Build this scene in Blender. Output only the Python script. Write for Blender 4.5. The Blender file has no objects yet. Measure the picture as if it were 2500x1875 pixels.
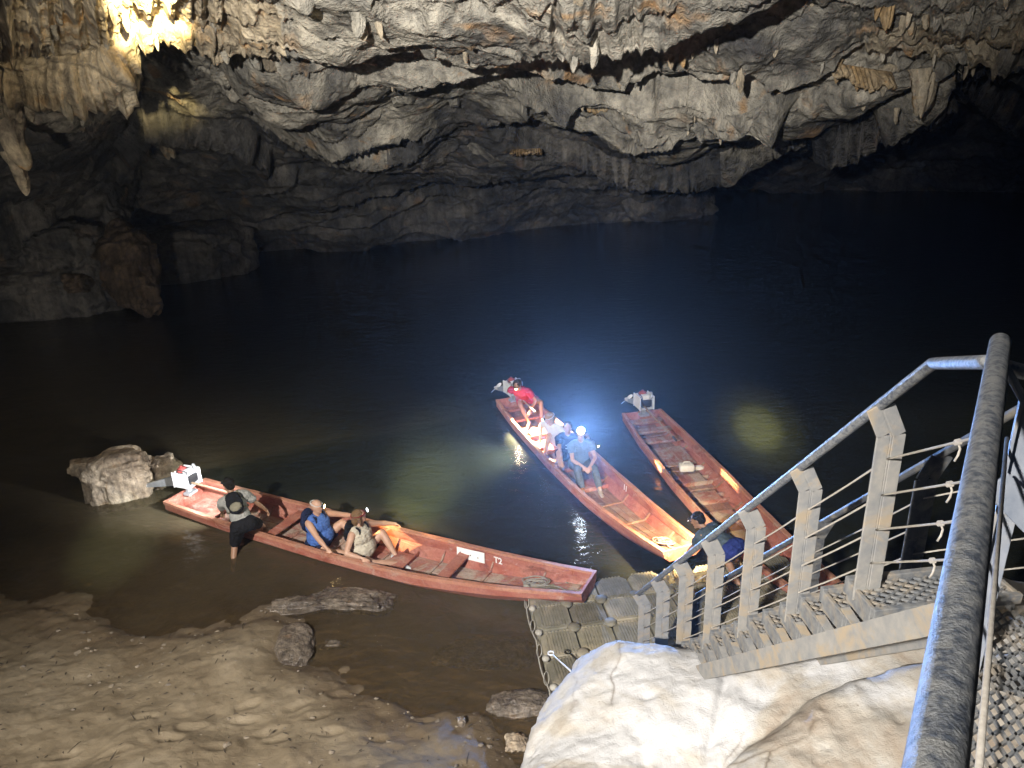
import bpy, bmesh, math, random
import numpy as np
from mathutils import Vector, Matrix, Euler

random.seed(7)
SC = bpy.context.scene
COL = SC.collection
rad = math.radians

# ------------------------------------------------------------------ camera
F, PITCH, ROLL, H = 1800.0, rad(21.1), rad(2.46), 7.2
fw = np.array([0, math.cos(PITCH), -math.sin(PITCH)])
r0 = np.array([1.0, 0, 0])
u0 = np.cross(r0, fw)
rt = math.cos(ROLL) * r0 - math.sin(ROLL) * u0
up = np.cross(rt, fw)
cam = bpy.data.objects.new('camera', bpy.data.cameras.new('camera'))
COL.objects.link(cam)
cam.data.sensor_width = 36
cam.data.lens = 36 * F / 2500
cam.data.clip_start = 0.05
cam.data.clip_end = 500
cam.matrix_world = Matrix(((rt[0], up[0], -fw[0], 0), (rt[1], up[1], -fw[1], 0), (rt[2], up[2], -fw[2], H), (0, 0, 0, 1)))
SC.camera = cam


def ray(x, y):
    return fw + (x - 1250) / F * rt - (y - 937.5) / F * up


def W(x, y, z=0.0):                      # survey point: where the line of sight meets height z
    d = ray(x, y)
    return np.array([0, 0, H]) + d * ((z - H) / d[2])


def D(x, y, Y):                          # survey point at distance Y
    d = ray(x, y)
    return np.array([0, 0, H]) + d * (Y / d[1])


# ------------------------------------------------------------------ world, exposure, lamps of the place, added wall fill
world = bpy.data.worlds.new('World')
SC.world = world
world.use_nodes = True
bg = world.node_tree.nodes['Background']
bg.inputs[0].default_value = (0.55, 0.7, 1.0, 1)
bg.inputs[1].default_value = 0.004
SC.view_settings.view_transform = 'Standard'
SC.view_settings.look = 'None'
SC.view_settings.exposure = 0.3
SC.view_settings.gamma = 1
SC.cycles.use_denoising = True
SC.cycles.use_adaptive_sampling = True
SC.cycles.adaptive_threshold = 0.03
SC.cycles.max_bounces = 4
SC.cycles.diffuse_bounces = 2
SC.cycles.glossy_bounces = 2
SC.cycles.transmission_bounces = 4
SC.cycles.transparent_max_bounces = 8
SC.cycles.volume_bounces = 0
SC.cycles.sample_clamp_indirect = 4
SC.cycles.blur_glossy = 1.0
SC.cycles.sample_clamp_direct = 40
SC.cycles.caustics_reflective = False
SC.cycles.caustics_refractive = False


def spot(name, loc, target, watts, angle, blend=0.4, color=(1, 1, 1), size=0.05):
    l = bpy.data.lights.new(name, 'SPOT')
    l.energy = watts
    l.spot_size = rad(angle)
    l.spot_blend = blend
    l.color = color
    l.shadow_soft_size = size
    o = bpy.data.objects.new(name, l)
    COL.objects.link(o)
    o.location = Vector(loc)
    d = Vector(target) - Vector(loc)
    o.rotation_euler = d.to_track_quat('-Z', 'Y').to_euler()
    return o


# high floodlight on the cave roof behind and left of the photographer: boats, dock, stairs, rock, mud
spot('high_floodlight', (-5.0, -4.0, 10.4), (0.0, 8.6, 0.4), 16800, 66, 0.9, (1.0, 0.94, 0.86), 0.12)
# cave show light aimed at the ceiling
spot('ceiling_floodlight', (-2.5, -3.0, 8.3), (1.0, 22, 9.9), 27000, 58, 1.0, (1.0, 0.94, 0.84), 0.12)
# yellow show lights close under the drapery at the left, and a wall fill
spot('drapery_spotlight', tuple(D(345, -95, 11.6)), tuple(D(352, 20, 15.6)), 300, 140, 1.0, (1.0, 0.80, 0.48), 0.06)
spot('left_wall_fill', (-6.2, 2.4, 3.2), tuple(D(170, 470, 32)), 3600, 40, 1.0, (1.0, 0.90, 0.74), 0.10)  # fill lamp added out of view to lift the dim left wall
spot('drapery_core_light', tuple(D(350, -110, 11.4)), tuple(D(352, -8, 15.4)), 34000, 21, 0.9, (1.0, 0.78, 0.36), 0.06)


# ------------------------------------------------------------------ noise (numpy)
def _hash(ix, iy, iz, seed):
    h = (ix.astype(np.uint32) * np.uint32(374761393) + iy.astype(np.uint32) * np.uint32(668265263)
         + iz.astype(np.uint32) * np.uint32(2147483647) + np.uint32((seed * 974634777) & 0xffffffff))
    h = (h ^ (h >> np.uint32(13))) * np.uint32(1274126177)
    h = (h ^ (h >> np.uint32(15))) * np.uint32(2246822519)
    return ((h ^ (h >> np.uint32(16))) & np.uint32(0xffffff)).astype(np.float64) / 16777215.0


def vnoise(P, seed=0):
    P = np.asarray(P, float)
    I = np.floor(P).astype(np.int64)
    f = P - I
    f = f * f * f * (f * (f * 6 - 15) + 10)
    x, y, z = I[:, 0], I[:, 1], I[:, 2]
    r = 0
    for dx in (0, 1):
        wx = f[:, 0] if dx else 1 - f[:, 0]
        for dy in (0, 1):
            wy = f[:, 1] if dy else 1 - f[:, 1]
            for dz in (0, 1):
                wz = f[:, 2] if dz else 1 - f[:, 2]
                r = r + wx * wy * wz * _hash(x + dx, y + dy, z + dz, seed)
    return r * 2 - 1


def fbm(P, octv=4, seed=0, gain=0.5, lac=2.03):
    a, s, r = 1.0, 0.0, 0
    P = np.asarray(P, float)
    for k in range(octv):
        r = r + a * vnoise(P, seed + k * 17)
        s += a
        a *= gain
        P = P * lac + 11.3
    return r / s * 1.6


def ridged(P, octv=4, seed=0, gain=0.5):
    a, s, r = 1.0, 0.0, 0
    P = np.asarray(P, float)
    for k in range(octv):
        r = r + a * (1 - np.abs(vnoise(P, seed + k * 17)) * 2)
        s += a
        a *= gain
        P = P * 2.07 + 5.7
    return r / s


def sstep(a, b, x):
    t = np.clip((x - a) / (b - a), 0, 1)
    return t * t * (3 - 2 * t)


# ------------------------------------------------------------------ materials
MATS = {}


def newmat(name):
    m = bpy.data.materials.new(name)
    m.use_nodes = True
    MATS[name] = m
    nt = m.node_tree
    b = nt.nodes['Principled BSDF']
    return m, nt, b


def nd(nt, t, **kw):
    n = nt.nodes.new(t)
    for k, v in kw.items():
        if k.startswith('_'):
            setattr(n, k[1:], v)
        else:
            n.inputs[k.replace('__', ' ')].default_value = v
    return n


def ramp(nt, stops):
    r = nt.nodes.new('ShaderNodeValToRGB')
    e = r.color_ramp.elements
    while len(e) < len(stops):
        e.new(0.5)
    for i, (p, c) in enumerate(stops):
        e[i].position = p
        e[i].color = (c[0], c[1], c[2], 1)
    return r


def coords(nt, scale=(1, 1, 1), obj=False):
    if obj:
        t = nt.nodes.new('ShaderNodeTexCoord')
        s = t.outputs['Object']
    else:
        t = nt.nodes.new('ShaderNodeNewGeometry')
        s = t.outputs['Position']
    m = nt.nodes.new('ShaderNodeMapping')
    m.inputs['Scale'].default_value = scale
    nt.links.new(s, m.inputs[0])
    return m.outputs[0]


def noise_tex(nt, vec, scale, detail=5, rough=0.55, dist=0.0):
    n = nd(nt, 'ShaderNodeTexNoise', Scale=scale, Detail=detail, Roughness=rough, Distortion=dist)
    nt.links.new(vec, n.inputs['Vector'])
    return n.outputs['Fac']


def mixc(nt, fac, a, b, mode='MIX'):
    n = nt.nodes.new('ShaderNodeMix')
    n.data_type = 'RGBA'
    n.blend_type = mode
    for s, v in ((n.inputs[0], fac), (n.inputs[6], a), (n.inputs[7], b)):
        if isinstance(v, (int, float)):
            s.default_value = v
        elif isinstance(v, tuple):
            s.default_value = (v[0], v[1], v[2], 1)
        else:
            nt.links.new(v, s)
    return n.outputs[2]


def bump(nt, b, h, strength, dist=0.05):
    n = nd(nt, 'ShaderNodeBump', Strength=strength, Distance=dist)
    nt.links.new(h, n.inputs['Height'])
    nt.links.new(n.outputs[0], b.inputs['Normal'])
    return n


def simple(name, c1, c2=None, scale=8, rough=0.6, metal=0.0, bumpk=0.15, c3=None, spec=0.4, obj=True, contrast=(0.35, 0.65), bdist=0.01):
    m, nt, b = newmat(name)
    v = coords(nt, obj=obj)
    c2 = c2 or tuple(x * 0.7 for x in c1)
    n = noise_tex(nt, v, scale, 6, 0.6)
    stops = [(contrast[0], c1), (contrast[1], c2)]
    r = ramp(nt, stops)
    nt.links.new(n, r.inputs[0])
    out = r.outputs[0]
    if c3:
        n3 = noise_tex(nt, v, scale * 0.37, 5, 0.65, 0.6)
        r3 = ramp(nt, [(0.5, (0, 0, 0)), (0.62, (1, 1, 1))])
        nt.links.new(n3, r3.inputs[0])
        out = mixc(nt, r3.outputs[0], out, c3)
    nt.links.new(out, b.inputs['Base Color'])
    b.inputs['Roughness'].default_value = rough
    b.inputs['Metallic'].default_value = metal
    b.inputs['Specular IOR Level'].default_value = spec
    if bumpk:
        bump(nt, b, noise_tex(nt, v, scale * 3, 5, 0.6), bumpk, bdist)
    return m


def emit(name, col, strength):
    m, nt, b = newmat(name)
    b.inputs['Base Color'].default_value = (1, 1, 1, 1)
    b.inputs['Emission Color'].default_value = (*col, 1)
    b.inputs['Emission Strength'].default_value = strength
    return m


# cave limestone
def rock_material(name, dark, mid, light, stain, s=1.0, bk=0.9, rough=0.75, streak=True):
    m, nt, b = newmat(name)
    v = coords(nt)
    n1 = noise_tex(nt, v, 0.34 * s, 5, 0.66, 0.6)
    r1 = ramp(nt, [(0.33, dark), (0.47, mid), (0.63, light)])
    nt.links.new(n1, r1.inputs[0])
    vs = coords(nt, (2.6 * s, 2.6 * s, 0.22 * s))
    n2 = noise_tex(nt, vs, 1.0, 3, 0.65, 0.3)
    r2 = ramp(nt, [(0.36, (0.42, 0.42, 0.43)), (0.58, (1, 1, 1))])
    nt.links.new(n2, r2.inputs[0])
    c = mixc(nt, 0.75 if streak else 0.25, r1.outputs[0], r2.outputs[0], 'MULTIPLY')
    n3 = noise_tex(nt, v, 0.75 * s, 3, 0.6, 0.8)
    r3 = ramp(nt, [(0.60, (0, 0, 0)), (0.72, (0.8, 0.8, 0.8))])
    nt.links.new(n3, r3.inputs[0])
    c = mixc(nt, r3.outputs[0], c, stain)
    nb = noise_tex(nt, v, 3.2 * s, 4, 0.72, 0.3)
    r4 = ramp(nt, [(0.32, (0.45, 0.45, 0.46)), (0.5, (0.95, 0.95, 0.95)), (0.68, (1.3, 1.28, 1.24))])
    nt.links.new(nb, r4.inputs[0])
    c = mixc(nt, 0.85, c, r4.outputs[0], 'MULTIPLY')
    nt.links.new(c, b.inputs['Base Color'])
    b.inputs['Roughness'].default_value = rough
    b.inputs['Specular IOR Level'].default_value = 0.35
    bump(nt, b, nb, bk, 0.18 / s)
    return m


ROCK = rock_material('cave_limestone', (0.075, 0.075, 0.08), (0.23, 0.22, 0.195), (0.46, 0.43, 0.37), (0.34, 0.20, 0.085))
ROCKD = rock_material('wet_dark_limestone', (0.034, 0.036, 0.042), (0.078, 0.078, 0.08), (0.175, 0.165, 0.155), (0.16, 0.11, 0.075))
TUFA = rock_material('flowstone', (0.20, 0.17, 0.13), (0.42, 0.36, 0.27), (0.58, 0.51, 0.40), (0.46, 0.27, 0.10), 1.6)
BOULD = rock_material('river_boulder_stone', (0.15, 0.11, 0.075), (0.33, 0.26, 0.185), (0.50, 0.42, 0.32), (0.30, 0.19, 0.10), 3.0, 0.8)
BROWN = rock_material('brown_spur_stone', (0.045, 0.036, 0.028), (0.12, 0.088, 0.062), (0.20, 0.15, 0.11), (0.15, 0.10, 0.065), 1.6, 0.9)
WETR = rock_material('wet_stone', (0.07, 0.055, 0.045), (0.14, 0.115, 0.09), (0.24, 0.20, 0.16), (0.15, 0.10, 0.06), 4.0, 0.8, 0.25)
WHITE, nt, b = newmat('pale_foreground_stone')
v = coords(nt)
n1 = noise_tex(nt, v, 0.9, 5, 0.6, 0.7)
r1 = ramp(nt, [(0.34, (0.32, 0.262, 0.205)), (0.48, (0.385, 0.355, 0.31)), (0.58, (0.46, 0.46, 0.465))])
nt.links.new(n1, r1.inputs[0])
n2 = noise_tex(nt, v, 34, 4, 0.7, 0.2)
r2 = ramp(nt, [(0.27, (0.45, 0.42, 0.38)), (0.36, (1, 1, 1))])
nt.links.new(n2, r2.inputs[0])
c = mixc(nt, 0.8, r1.outputs[0], r2.outputs[0], 'MULTIPLY')
n3 = noise_tex(nt, v, 5.5, 5, 0.7, 0.8)
r3 = ramp(nt, [(0.30, (0.72, 0.66, 0.60)), (0.48, (1, 1, 1))])
nt.links.new(n3, r3.inputs[0])
c = mixc(nt, 0.4, c, r3.outputs[0], 'MULTIPLY')
vo = nd(nt, 'ShaderNodeTexVoronoi', _feature='DISTANCE_TO_EDGE', Scale=1.15)
wv = nd(nt, 'ShaderNodeMix', _data_type='VECTOR')
dn = nd(nt, 'ShaderNodeTexNoise', Scale=2.2, Detail=4.0)
nt.links.new(v, dn.inputs['Vector'])
nt.links.new(v, wv.inputs[4])
nt.links.new(dn.outputs['Color'], wv.inputs[5])
wv.inputs[0].default_value = 0.22
nt.links.new(wv.outputs[1], vo.inputs['Vector'])
rv_ = ramp(nt, [(0.0, (0.42, 0.38, 0.34)), (0.009, (0.8, 0.78, 0.75)), (0.02, (1, 1, 1))])
nt.links.new(vo.outputs['Distance'], rv_.inputs[0])
mk_ = ramp(nt, [(0.52, (0, 0, 0)), (0.62, (0.9, 0.9, 0.9))])
nt.links.new(noise_tex(nt, v, 0.8, 3, 0.6, 0.4), mk_.inputs[0])
c = mixc(nt, mk_.outputs[0], c, mixc(nt, 1.0, c, rv_.outputs[0], 'MULTIPLY'))
nt.links.new(c, b.inputs['Base Color'])
b.inputs['Roughness'].default_value = 0.75
b.inputs['Specular IOR Level'].default_value = 0.25
bump(nt, b, noise_tex(nt, v, 8, 6, 0.74, 0.3), 0.5, 0.04)

# ------------------------------------------------------------------ mesh builder


def frame_from(t, hint=(0, 0, 1)):
    t = Vector(t).normalized()
    h = Vector(hint)
    if abs(t.dot(h)) > 0.97:
        h = Vector((1, 0, 0))
    a = t.cross(h).normalized()
    return a, t.cross(a).normalized() * -1


class MB:
    def __init__(self):
        self.v, self.f = [], []

    def add(self, v, f):
        o = len(self.v)
        self.v += [tuple(map(float, p)) for p in v]
        self.f += [tuple(i + o for i in q) for q in f]
        return self

    def box(self, c, s, R=None):
        h = [x / 2 for x in s]
        vs = []
        for z in (-1, 1):
            for y in (-1, 1):
                for x in (-1, 1):
                    p = Vector((x * h[0], y * h[1], z * h[2]))
                    if R is not None:
                        p = R @ p
                    vs.append(p + Vector(c))
        return self.add(vs, [(0, 2, 3, 1), (4, 5, 7, 6), (0, 1, 5, 4), (1, 3, 7, 5), (3, 2, 6, 7), (2, 0, 4, 6)])

    def bar(self, a, b, w, t, hint=(0, 0, 1)):
        """rectangular bar a->b, w across, t along the hint-side normal"""
        a, b = Vector(a), Vector(b)
        s, n = frame_from(b - a, hint)
        vs = []
        for p in (a, b):
            for sx, sy in ((-1, -1), (1, -1), (1, 1), (-1, 1)):
                vs.append(p + s * (sx * w / 2) + n * (sy * t / 2))
        return self.add(vs, [(3, 2, 1, 0), (4, 5, 6, 7), (0, 1, 5, 4), (1, 2, 6, 5), (2, 3, 7, 6), (3, 0, 4, 7)])

    def tube(self, pts, r, n=8, closed=False, rounded=False, flat=1.0, hint=(0, 0, 1)):
        pts = [Vector(p) for p in pts]
        rr = list(r) if hasattr(r, '__len__') else [r] * len(pts)
        if rounded:
            t0 = (pts[0] - pts[1]).normalized()
            t1 = (pts[-1] - pts[-2]).normalized()
            a = [(pts[0] + t0 * rr[0] * math.sin(q), rr[0] * math.cos(q)) for q in (1.45, 1.0, 0.5)]
            z = [(pts[-1] + t1 * rr[-1] * math.sin(q), rr[-1] * math.cos(q)) for q in (0.5, 1.0, 1.45)]
            pts = [p for p, _ in a] + pts + [p for p, _ in z]
            rr = [q for _, q in a] + rr + [q for _, q in z]
        m = len(pts)
        vs, fs = [], []
        s = None
        for i in range(m):
            if closed:
                t = pts[(i + 1) % m] - pts[i - 1]
            else:
                t = pts[min(i + 1, m - 1)] - pts[max(i - 1, 0)]
            if t.length < 1e-9:
                t = Vector((0, 0, 1))
            t.normalize()
            if s is None:
                s, u = frame_from(t, hint)
            else:
                s = s - t * s.dot(t)
                if s.length < 1e-6:
                    s, u = frame_from(t, hint)
                s.normalize()
            u = t.cross(s)
            for k in range(n):
                a = 2 * math.pi * k / n
                vs.append(pts[i] + s * (rr[i] * math.cos(a)) + u * (rr[i] * flat * math.sin(a)))
        for i in range(m if closed else m - 1):
            j = (i + 1) % m
            for k in range(n):
                l = (k + 1) % n
                fs.append((i * n + k, i * n + l, j * n + l, j * n + k))
        if not closed:
            fs.append(tuple(range(n))[::-1])
            fs.append(tuple((m - 1) * n + k for k in range(n)))
        return self.add(vs, fs)

    def ell(self, c, r, R=None, nu=16, nv=10):
        vs, fs = [], []
        for j in range(nv + 1):
            t = math.pi * j / nv
            for i in range(nu):
                a = 2 * math.pi * i / nu
                p = Vector((r[0] * math.sin(t) * math.cos(a), r[1] * math.sin(t) * math.sin(a), r[2] * math.cos(t)))
                vs.append((R @ p if R is not None else p) + Vector(c))
        for j in range(nv):
            for i in range(nu):
                k = (i + 1) % nu
                fs.append((j * nu + i, (j + 1) * nu + i, (j + 1) * nu + k, j * nu + k))
        return self.add(vs, fs)

    def cyl(self, a, b, r, n=16, r2=None):
        return self.tube([a, b], [r, r if r2 is None else r2], n)

    def build(self, name, mat, parent=None, smooth=False, bevel=0.0, world=False):
        v = self.v
        if world and parent is not None:
            L = parent.location
            v = [(p[0] - L.x, p[1] - L.y, p[2] - L.z) for p in v]
        me = bpy.data.meshes.new(name)
        me.from_pydata(v, [], self.f)
        me.validate()
        if smooth:
            me.polygons.foreach_set('use_smooth', [True] * len(me.polygons))
        me.materials.append(mat)
        o = bpy.data.objects.new(name, me)
        COL.objects.link(o)
        if parent is not None:
            o.parent = parent
        if bevel:
            b = o.modifiers.new('bevel', 'BEVEL')
            b.width = bevel
            b.segments = 2
            b.limit_method = 'ANGLE'
        return o


def np_mesh(name, V, Fq, mat, parent=None, smooth=True):
    me = bpy.data.meshes.new(name)
    V = np.asarray(V, np.float32)
    Fq = np.asarray(Fq, np.int32)
    me.vertices.add(len(V))
    me.vertices.foreach_set('co', V.ravel())
    n, k = Fq.shape
    me.loops.add(n * k)
    me.loops.foreach_set('vertex_index', Fq.ravel())
    me.polygons.add(n)
    me.polygons.foreach_set('loop_start', np.arange(0, n * k, k, dtype=np.int32))
    if smooth:
        me.polygons.foreach_set('use_smooth', np.ones(n, dtype=bool))
    me.update(calc_edges=True)
    me.validate()
    me.materials.append(mat)
    o = bpy.data.objects.new(name, me)
    COL.objects.link(o)
    if parent is not None:
        o.parent = parent
    return o


def grid_faces(nu, nv):
    i = np.arange(nu * nv).reshape(nv, nu)
    return np.stack([i[:-1, :-1], i[1:, :-1], i[1:, 1:], i[:-1, 1:]], -1).reshape(-1, 4)


def empty(name, loc, rz=0.0):
    o = bpy.data.objects.new(name, None)
    o.empty_display_size = 0.2
    COL.objects.link(o)
    o.location = Vector(loc)
    o.rotation_euler = (0, 0, rz)
    return o


def tag(o, label=None, cat=None, group=None, kind=None):
    if label:
        o['label'] = label
    if cat:
        o['category'] = cat
    if group:
        o['group'] = group
    if kind:
        o['kind'] = kind
    return o


def copy_part(src, name, parent, loc=None, rot=None):
    o = src.copy()
    o.name = name
    COL.objects.link(o)
    o.parent = parent
    if loc is not None:
        o.location = loc
    if rot is not None:
        o.rotation_euler = rot
    return o


def bake(o):
    """evaluate modifiers into plain mesh data"""
    dg = bpy.context.evaluated_depsgraph_get()
    dg.update()
    me = bpy.data.meshes.new_from_object(o.evaluated_get(dg))
    o.modifiers.clear()
    o.data = me
    return o

# ================================================================== THE SETTING
# ------------------------------------------------------------------ cave wall and ceiling
CAVE = [
    (-900, [(-200, 10), (0, 11.5), (150, 12.5), (260, 13.5), (285, 17), (420, 21), (560, 25), (740, None)]),
    (-350, [(-200, 11.5), (0, 13.5), (140, 14.5), (270, 15.2), (290, 20), (420, 25), (570, 30), (705, None)]),
    (0, [(-200, 12), (0, 14.5), (120, 16), (240, 16.5), (255, 22), (420, 28), (580, 33), (690, None)]),
    (150, [(-200, 12.3), (0, 14.8), (110, 16.2), (250, 16.7), (262, 22.5), (410, 29), (570, 34), (680, None)]),
    (255, [(-200, 12.6), (0, 15.2), (90, 16.6), (195, 17), (207, 23), (390, 30), (555, 35), (665, None)]),
    (330, [(-200, 12.8), (-10, 15.5), (45, 16.8), (98, 17.3), (112, 23.5), (340, 30.5), (540, 35.5), (655, None)]),
    (520, [(-200, 13), (-20, 16), (35, 17.2), (82, 17.8), (98, 22.5), (330, 30.5), (520, 36), (638, None)]),
    (680, [(-200, 13), (-10, 16.5), (60, 18), (130, 19.5), (185, 23.5), (335, 30.5), (500, 36.5), (618, None)]),
    (850, [(-200, 13), (-10, 17), (60, 19.5), (145, 21.5), (215, 24.5), (335, 31), (475, 37.5), (600, None)]),
    (1100, [(-200, 13), (-10, 17), (65, 20.2), (165, 22.5), (245, 25.5), (330, 32), (450, 39.5), (575, None)]),
    (1350, [(-200, 13), (-10, 17.5), (70, 20.7), (175, 23.2), (255, 26.3), (335, 33.5), (435, 41.5), (545, None)]),
    (1560, [(-200, 13), (-10, 18), (80, 21), (195, 24), (285, 26.5), (340, 35), (425, 43.5), (525, None)]),
    (1655, [(-200, 13), (-10, 18), (90, 21), (210, 24), (315, 26), (350, 36), (420, 45), (512, None)]),
    (1700, [(-200, 13), (-10, 18), (90, 21), (212, 24), (322, 25.8), (345, 40), (405, 53), (466, None)]),
    (1900, [(-200, 13), (-10, 17.8), (90, 20), (200, 22), (300, 23.8), (318, 40), (392, 53), (464, None)]),
    (2100, [(-200, 13), (-10, 17), (80, 19), (180, 20.5), (268, 21.5), (282, 38), (382, 52), (463, None)]),
    (2260, [(-200, 13), (-10, 16.3), (70, 18.3), (150, 19.5), (232, 20.2), (248, 36), (378, 50), (463, None)]),
    (2330, [(-200, 12.8), (-10, 16), (50, 17.6), (95, 18.4), (145, 19), (162, 34), (375, 49), (463, None)]),
    (2500, [(-200, 12.5), (-10, 15.5), (55, 17), (115, 17.8), (172, 18.3), (188, 32), (370, 47), (464, None)]),
    (2900, [(-200, 11.5), (0, 14), (80, 15), (170, 16), (240, 16.6), (258, 28), (390, 38), (490, None)]),
    (3500, [(-200, 10), (0, 11.5), (120, 12.5), (230, 13.5), (300, 14), (320, 20), (430, 24), (560, None)]),
]


def catmull(P, t):
    """P (n,k), t in [0,n-1] -> points, monotone-ish cubic"""
    n = len(P)
    i = np.clip(np.floor(t).astype(int), 0, n - 2)
    f = (t - i)[:, None]
    p0, p1, p2, p3 = P[np.maximum(i - 1, 0)], P[i], P[i + 1], P[np.minimum(i + 2, n - 1)]
    m1, m2 = (p2 - p0) * 0.35, (p3 - p1) * 0.35
    f2, f3 = f * f, f * f * f
    return (2 * f3 - 3 * f2 + 1) * p1 + (f3 - 2 * f2 + f) * m1 + (-2 * f3 + 3 * f2) * p2 + (f3 - f2) * m2


ctrl = []
for pxx, rows in CAVE:
    c = []
    d = ray(pxx, -300)
    c.append(np.array([d[0] / d[1] * 9 * 1.0, -7.0, 12.5]))
    c.append(np.array([d[0] / d[1] * 8 * 1.0, 3.0, 12.0]))
    for py, Y in rows:
        c.append(W(pxx, py, 0) if Y is None else D(pxx, py, Y))
    b = c[-1].copy()
    b[2] = -3.0
    b[1] += 0.8
    c.append(b)
    ctrl.append(c)
ctrl = np.array(ctrl)                                  # (cols, 11, 3)
NC = len(CAVE)
pxs = np.array([c[0] for c in CAVE], float)
NU = 860
upx = np.concatenate([np.linspace(-900, -60, 60, endpoint=False), np.linspace(-60, 2560, NU - 120), np.linspace(2570, 3500, 60)])
ut = np.interp(upx, pxs, np.arange(NC))
segs = [8, 24, 70, 60, 70, 60, 80, 90, 90, 8]
vt = np.concatenate([np.linspace(k, k + 1, s, endpoint=False) for k, s in enumerate(segs)] + [[10.0]])
NV = len(vt)
rowsP = np.stack([catmull(ctrl[:, r], ut) for r in range(11)], 0)       # (11, NU, 3)
S = catmull(rowsP.reshape(11, -1), vt).reshape(NV, NU, 3)


def normals(S):
    du = np.gradient(S, axis=1)
    dv = np.gradient(S, axis=0)
    n = np.cross(du, dv)
    n /= np.linalg.norm(n, axis=2, keepdims=True) + 1e-9
    return n


N = normals(S)
camp = np.array([0, 0, H])
sgn = np.sign(((camp - S) * N).sum(2)).mean()
N = N * (1 if sgn > 0 else -1)
Pf = S.reshape(-1, 3)
vf = np.repeat(vt, NU)
uf = np.tile(upx, NV)
inmask = sstep(0.8, 2.2, vf) * (1 - sstep(9.0, 10.0, vf))
# broad swells
d = fbm(Pf * 0.15, 3, 3) * 1.1
# bedding ledges: beds that jut out and break off below
warp = fbm(Pf * np.array([0.05, 0.08, 0.14]), 4, 21) * 1.5 + fbm(Pf * np.array([0.25, 0.4, 0.5]), 3, 31) * 0.16
bed = (Pf[:, 2] - 0.05 * Pf[:, 0] + 0.14 * Pf[:, 1]) * 0.46 + warp
saw = bed - np.floor(bed)
saw = 1 - saw                                           # grows downwards
amp = 0.75 + 0.95 * (fbm(Pf * 0.12, 3, 41) * 0.5 + 0.5)
led = (saw ** 1.6) * (1 - sstep(0.965, 1.0, saw)) * amp
bed2 = bed * 2.7 + fbm(Pf * 0.7, 3, 51) * 0.6
saw2 = 1 - (bed2 - np.floor(bed2))
led2 = (saw2 ** 1.4) * (1 - sstep(0.94, 1.0, saw2)) * 0.24
lowwall = sstep(6.0, 7.5, vf)
d = d + (led + led2) * (1 - 0.35 * lowwall)
# fluted flowstone draperies
drap = (1 - sstep(540, 760, uf + 60 * fbm(Pf * 0.3, 2, 8))) * (1 - sstep(4.95, 5.15, vf)) * sstep(2.2, 2.8, vf)
drap = np.maximum(drap, 0.55 * sstep(2020, 2140, uf) * (1 - sstep(4.95, 5.15, vf)) * sstep(2.0, 2.6, vf))
drap = np.maximum(drap, 0.6 * np.exp(-((uf - 1480) / 210) ** 2) * (1 - sstep(3.7, 4.3, vf)))
flv = np.stack([uf * 0.030, vf * 0.35, vf * 0], 1)
flv[:, 0] += fbm(Pf * 0.4, 2, 60) * 0.35
fl = ridged(flv, 2, 61, 0.5) * 0.24 + ridged(flv * np.array([2.9, 1.6, 1]), 2, 66) * 0.11
d = d * (1 - 0.5 * drap) + fl * drap
# knobbly detail
d = d + ridged(Pf * np.array([0.4, 0.5, 0.7]), 4, 71, 0.5) * 0.09 + fbm(Pf * np.array([1.1, 1.4, 2.0]), 4, 81) * 0.075 + ridged(Pf * np.array([2.0, 2.6, 3.6]), 3, 87) * 0.075
d = d * inmask + fbm(Pf * 0.2, 3, 5) * 0.8 * (1 - inmask)
S2 = S + (d.reshape(NV, NU, 1)) * N
# ragged lower lips: hang the lip rows down in teeth
lipw = np.exp(-((vf - 5.0) / 0.10) ** 2)
teeth = np.maximum(0, ridged(np.stack([uf * 0.021, uf * 0, uf * 0], 1), 3, 91)) ** 1.5 * 0.22 + np.maximum(0, fbm(np.stack([uf * 0.011, uf * 0 + 3, uf * 0], 1), 3, 95)) * 0.45
S2 = S2.reshape(-1, 3)
S2[:, 2] -= lipw * teeth
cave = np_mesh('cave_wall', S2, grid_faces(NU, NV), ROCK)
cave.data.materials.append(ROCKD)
cave.data.materials.append(TUFA)
fv = vf.reshape(NV, NU)
fu = uf.reshape(NV, NU)
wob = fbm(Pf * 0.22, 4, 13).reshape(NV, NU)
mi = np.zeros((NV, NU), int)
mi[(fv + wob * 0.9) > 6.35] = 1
dm = drap.reshape(NV, NU)
mi[(dm + wob * 0.35) > 0.5] = 2
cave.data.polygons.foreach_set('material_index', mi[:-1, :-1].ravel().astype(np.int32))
tag(cave, kind='structure')


def stalactite_mesh(k):
    """fluted, slightly crooked hanging cone of unit length, root at z=0"""
    rs = np.random.RandomState(k)
    nu, nv = 18, 14
    V = []
    ph = rs.rand(4) * 6.28
    for j in range(nv + 1):
        t = j / nv
        r = (1 - t) ** 0.55 * (0.16 + 0.03 * math.sin(6 * t + ph[0])) + 0.012
        ox, oy = 0.05 * math.sin(3 * t + ph[1]) * t, 0.05 * math.sin(2.5 * t + ph[2]) * t
        for i in range(nu):
            a = 2 * math.pi * i / nu
            q = r * (1 + 0.20 * math.sin(5 * a + ph[3] + t) + 0.12 * math.sin(9 * a + ph[0]) + 0.08 * rs.randn() * 0.6)
            V.append((q * math.cos(a) + ox, q * math.sin(a) + oy, 0.12 - t * 1.12))
    o = np_mesh('stalactite', V, np.concatenate([np.array([[j * nu + i, j * nu + (i + 1) % nu, (j + 1) * nu + (i + 1) % nu, (j + 1) * nu + i] for j in range(nv) for i in range(nu)])]), TUFA)
    return o


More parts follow.
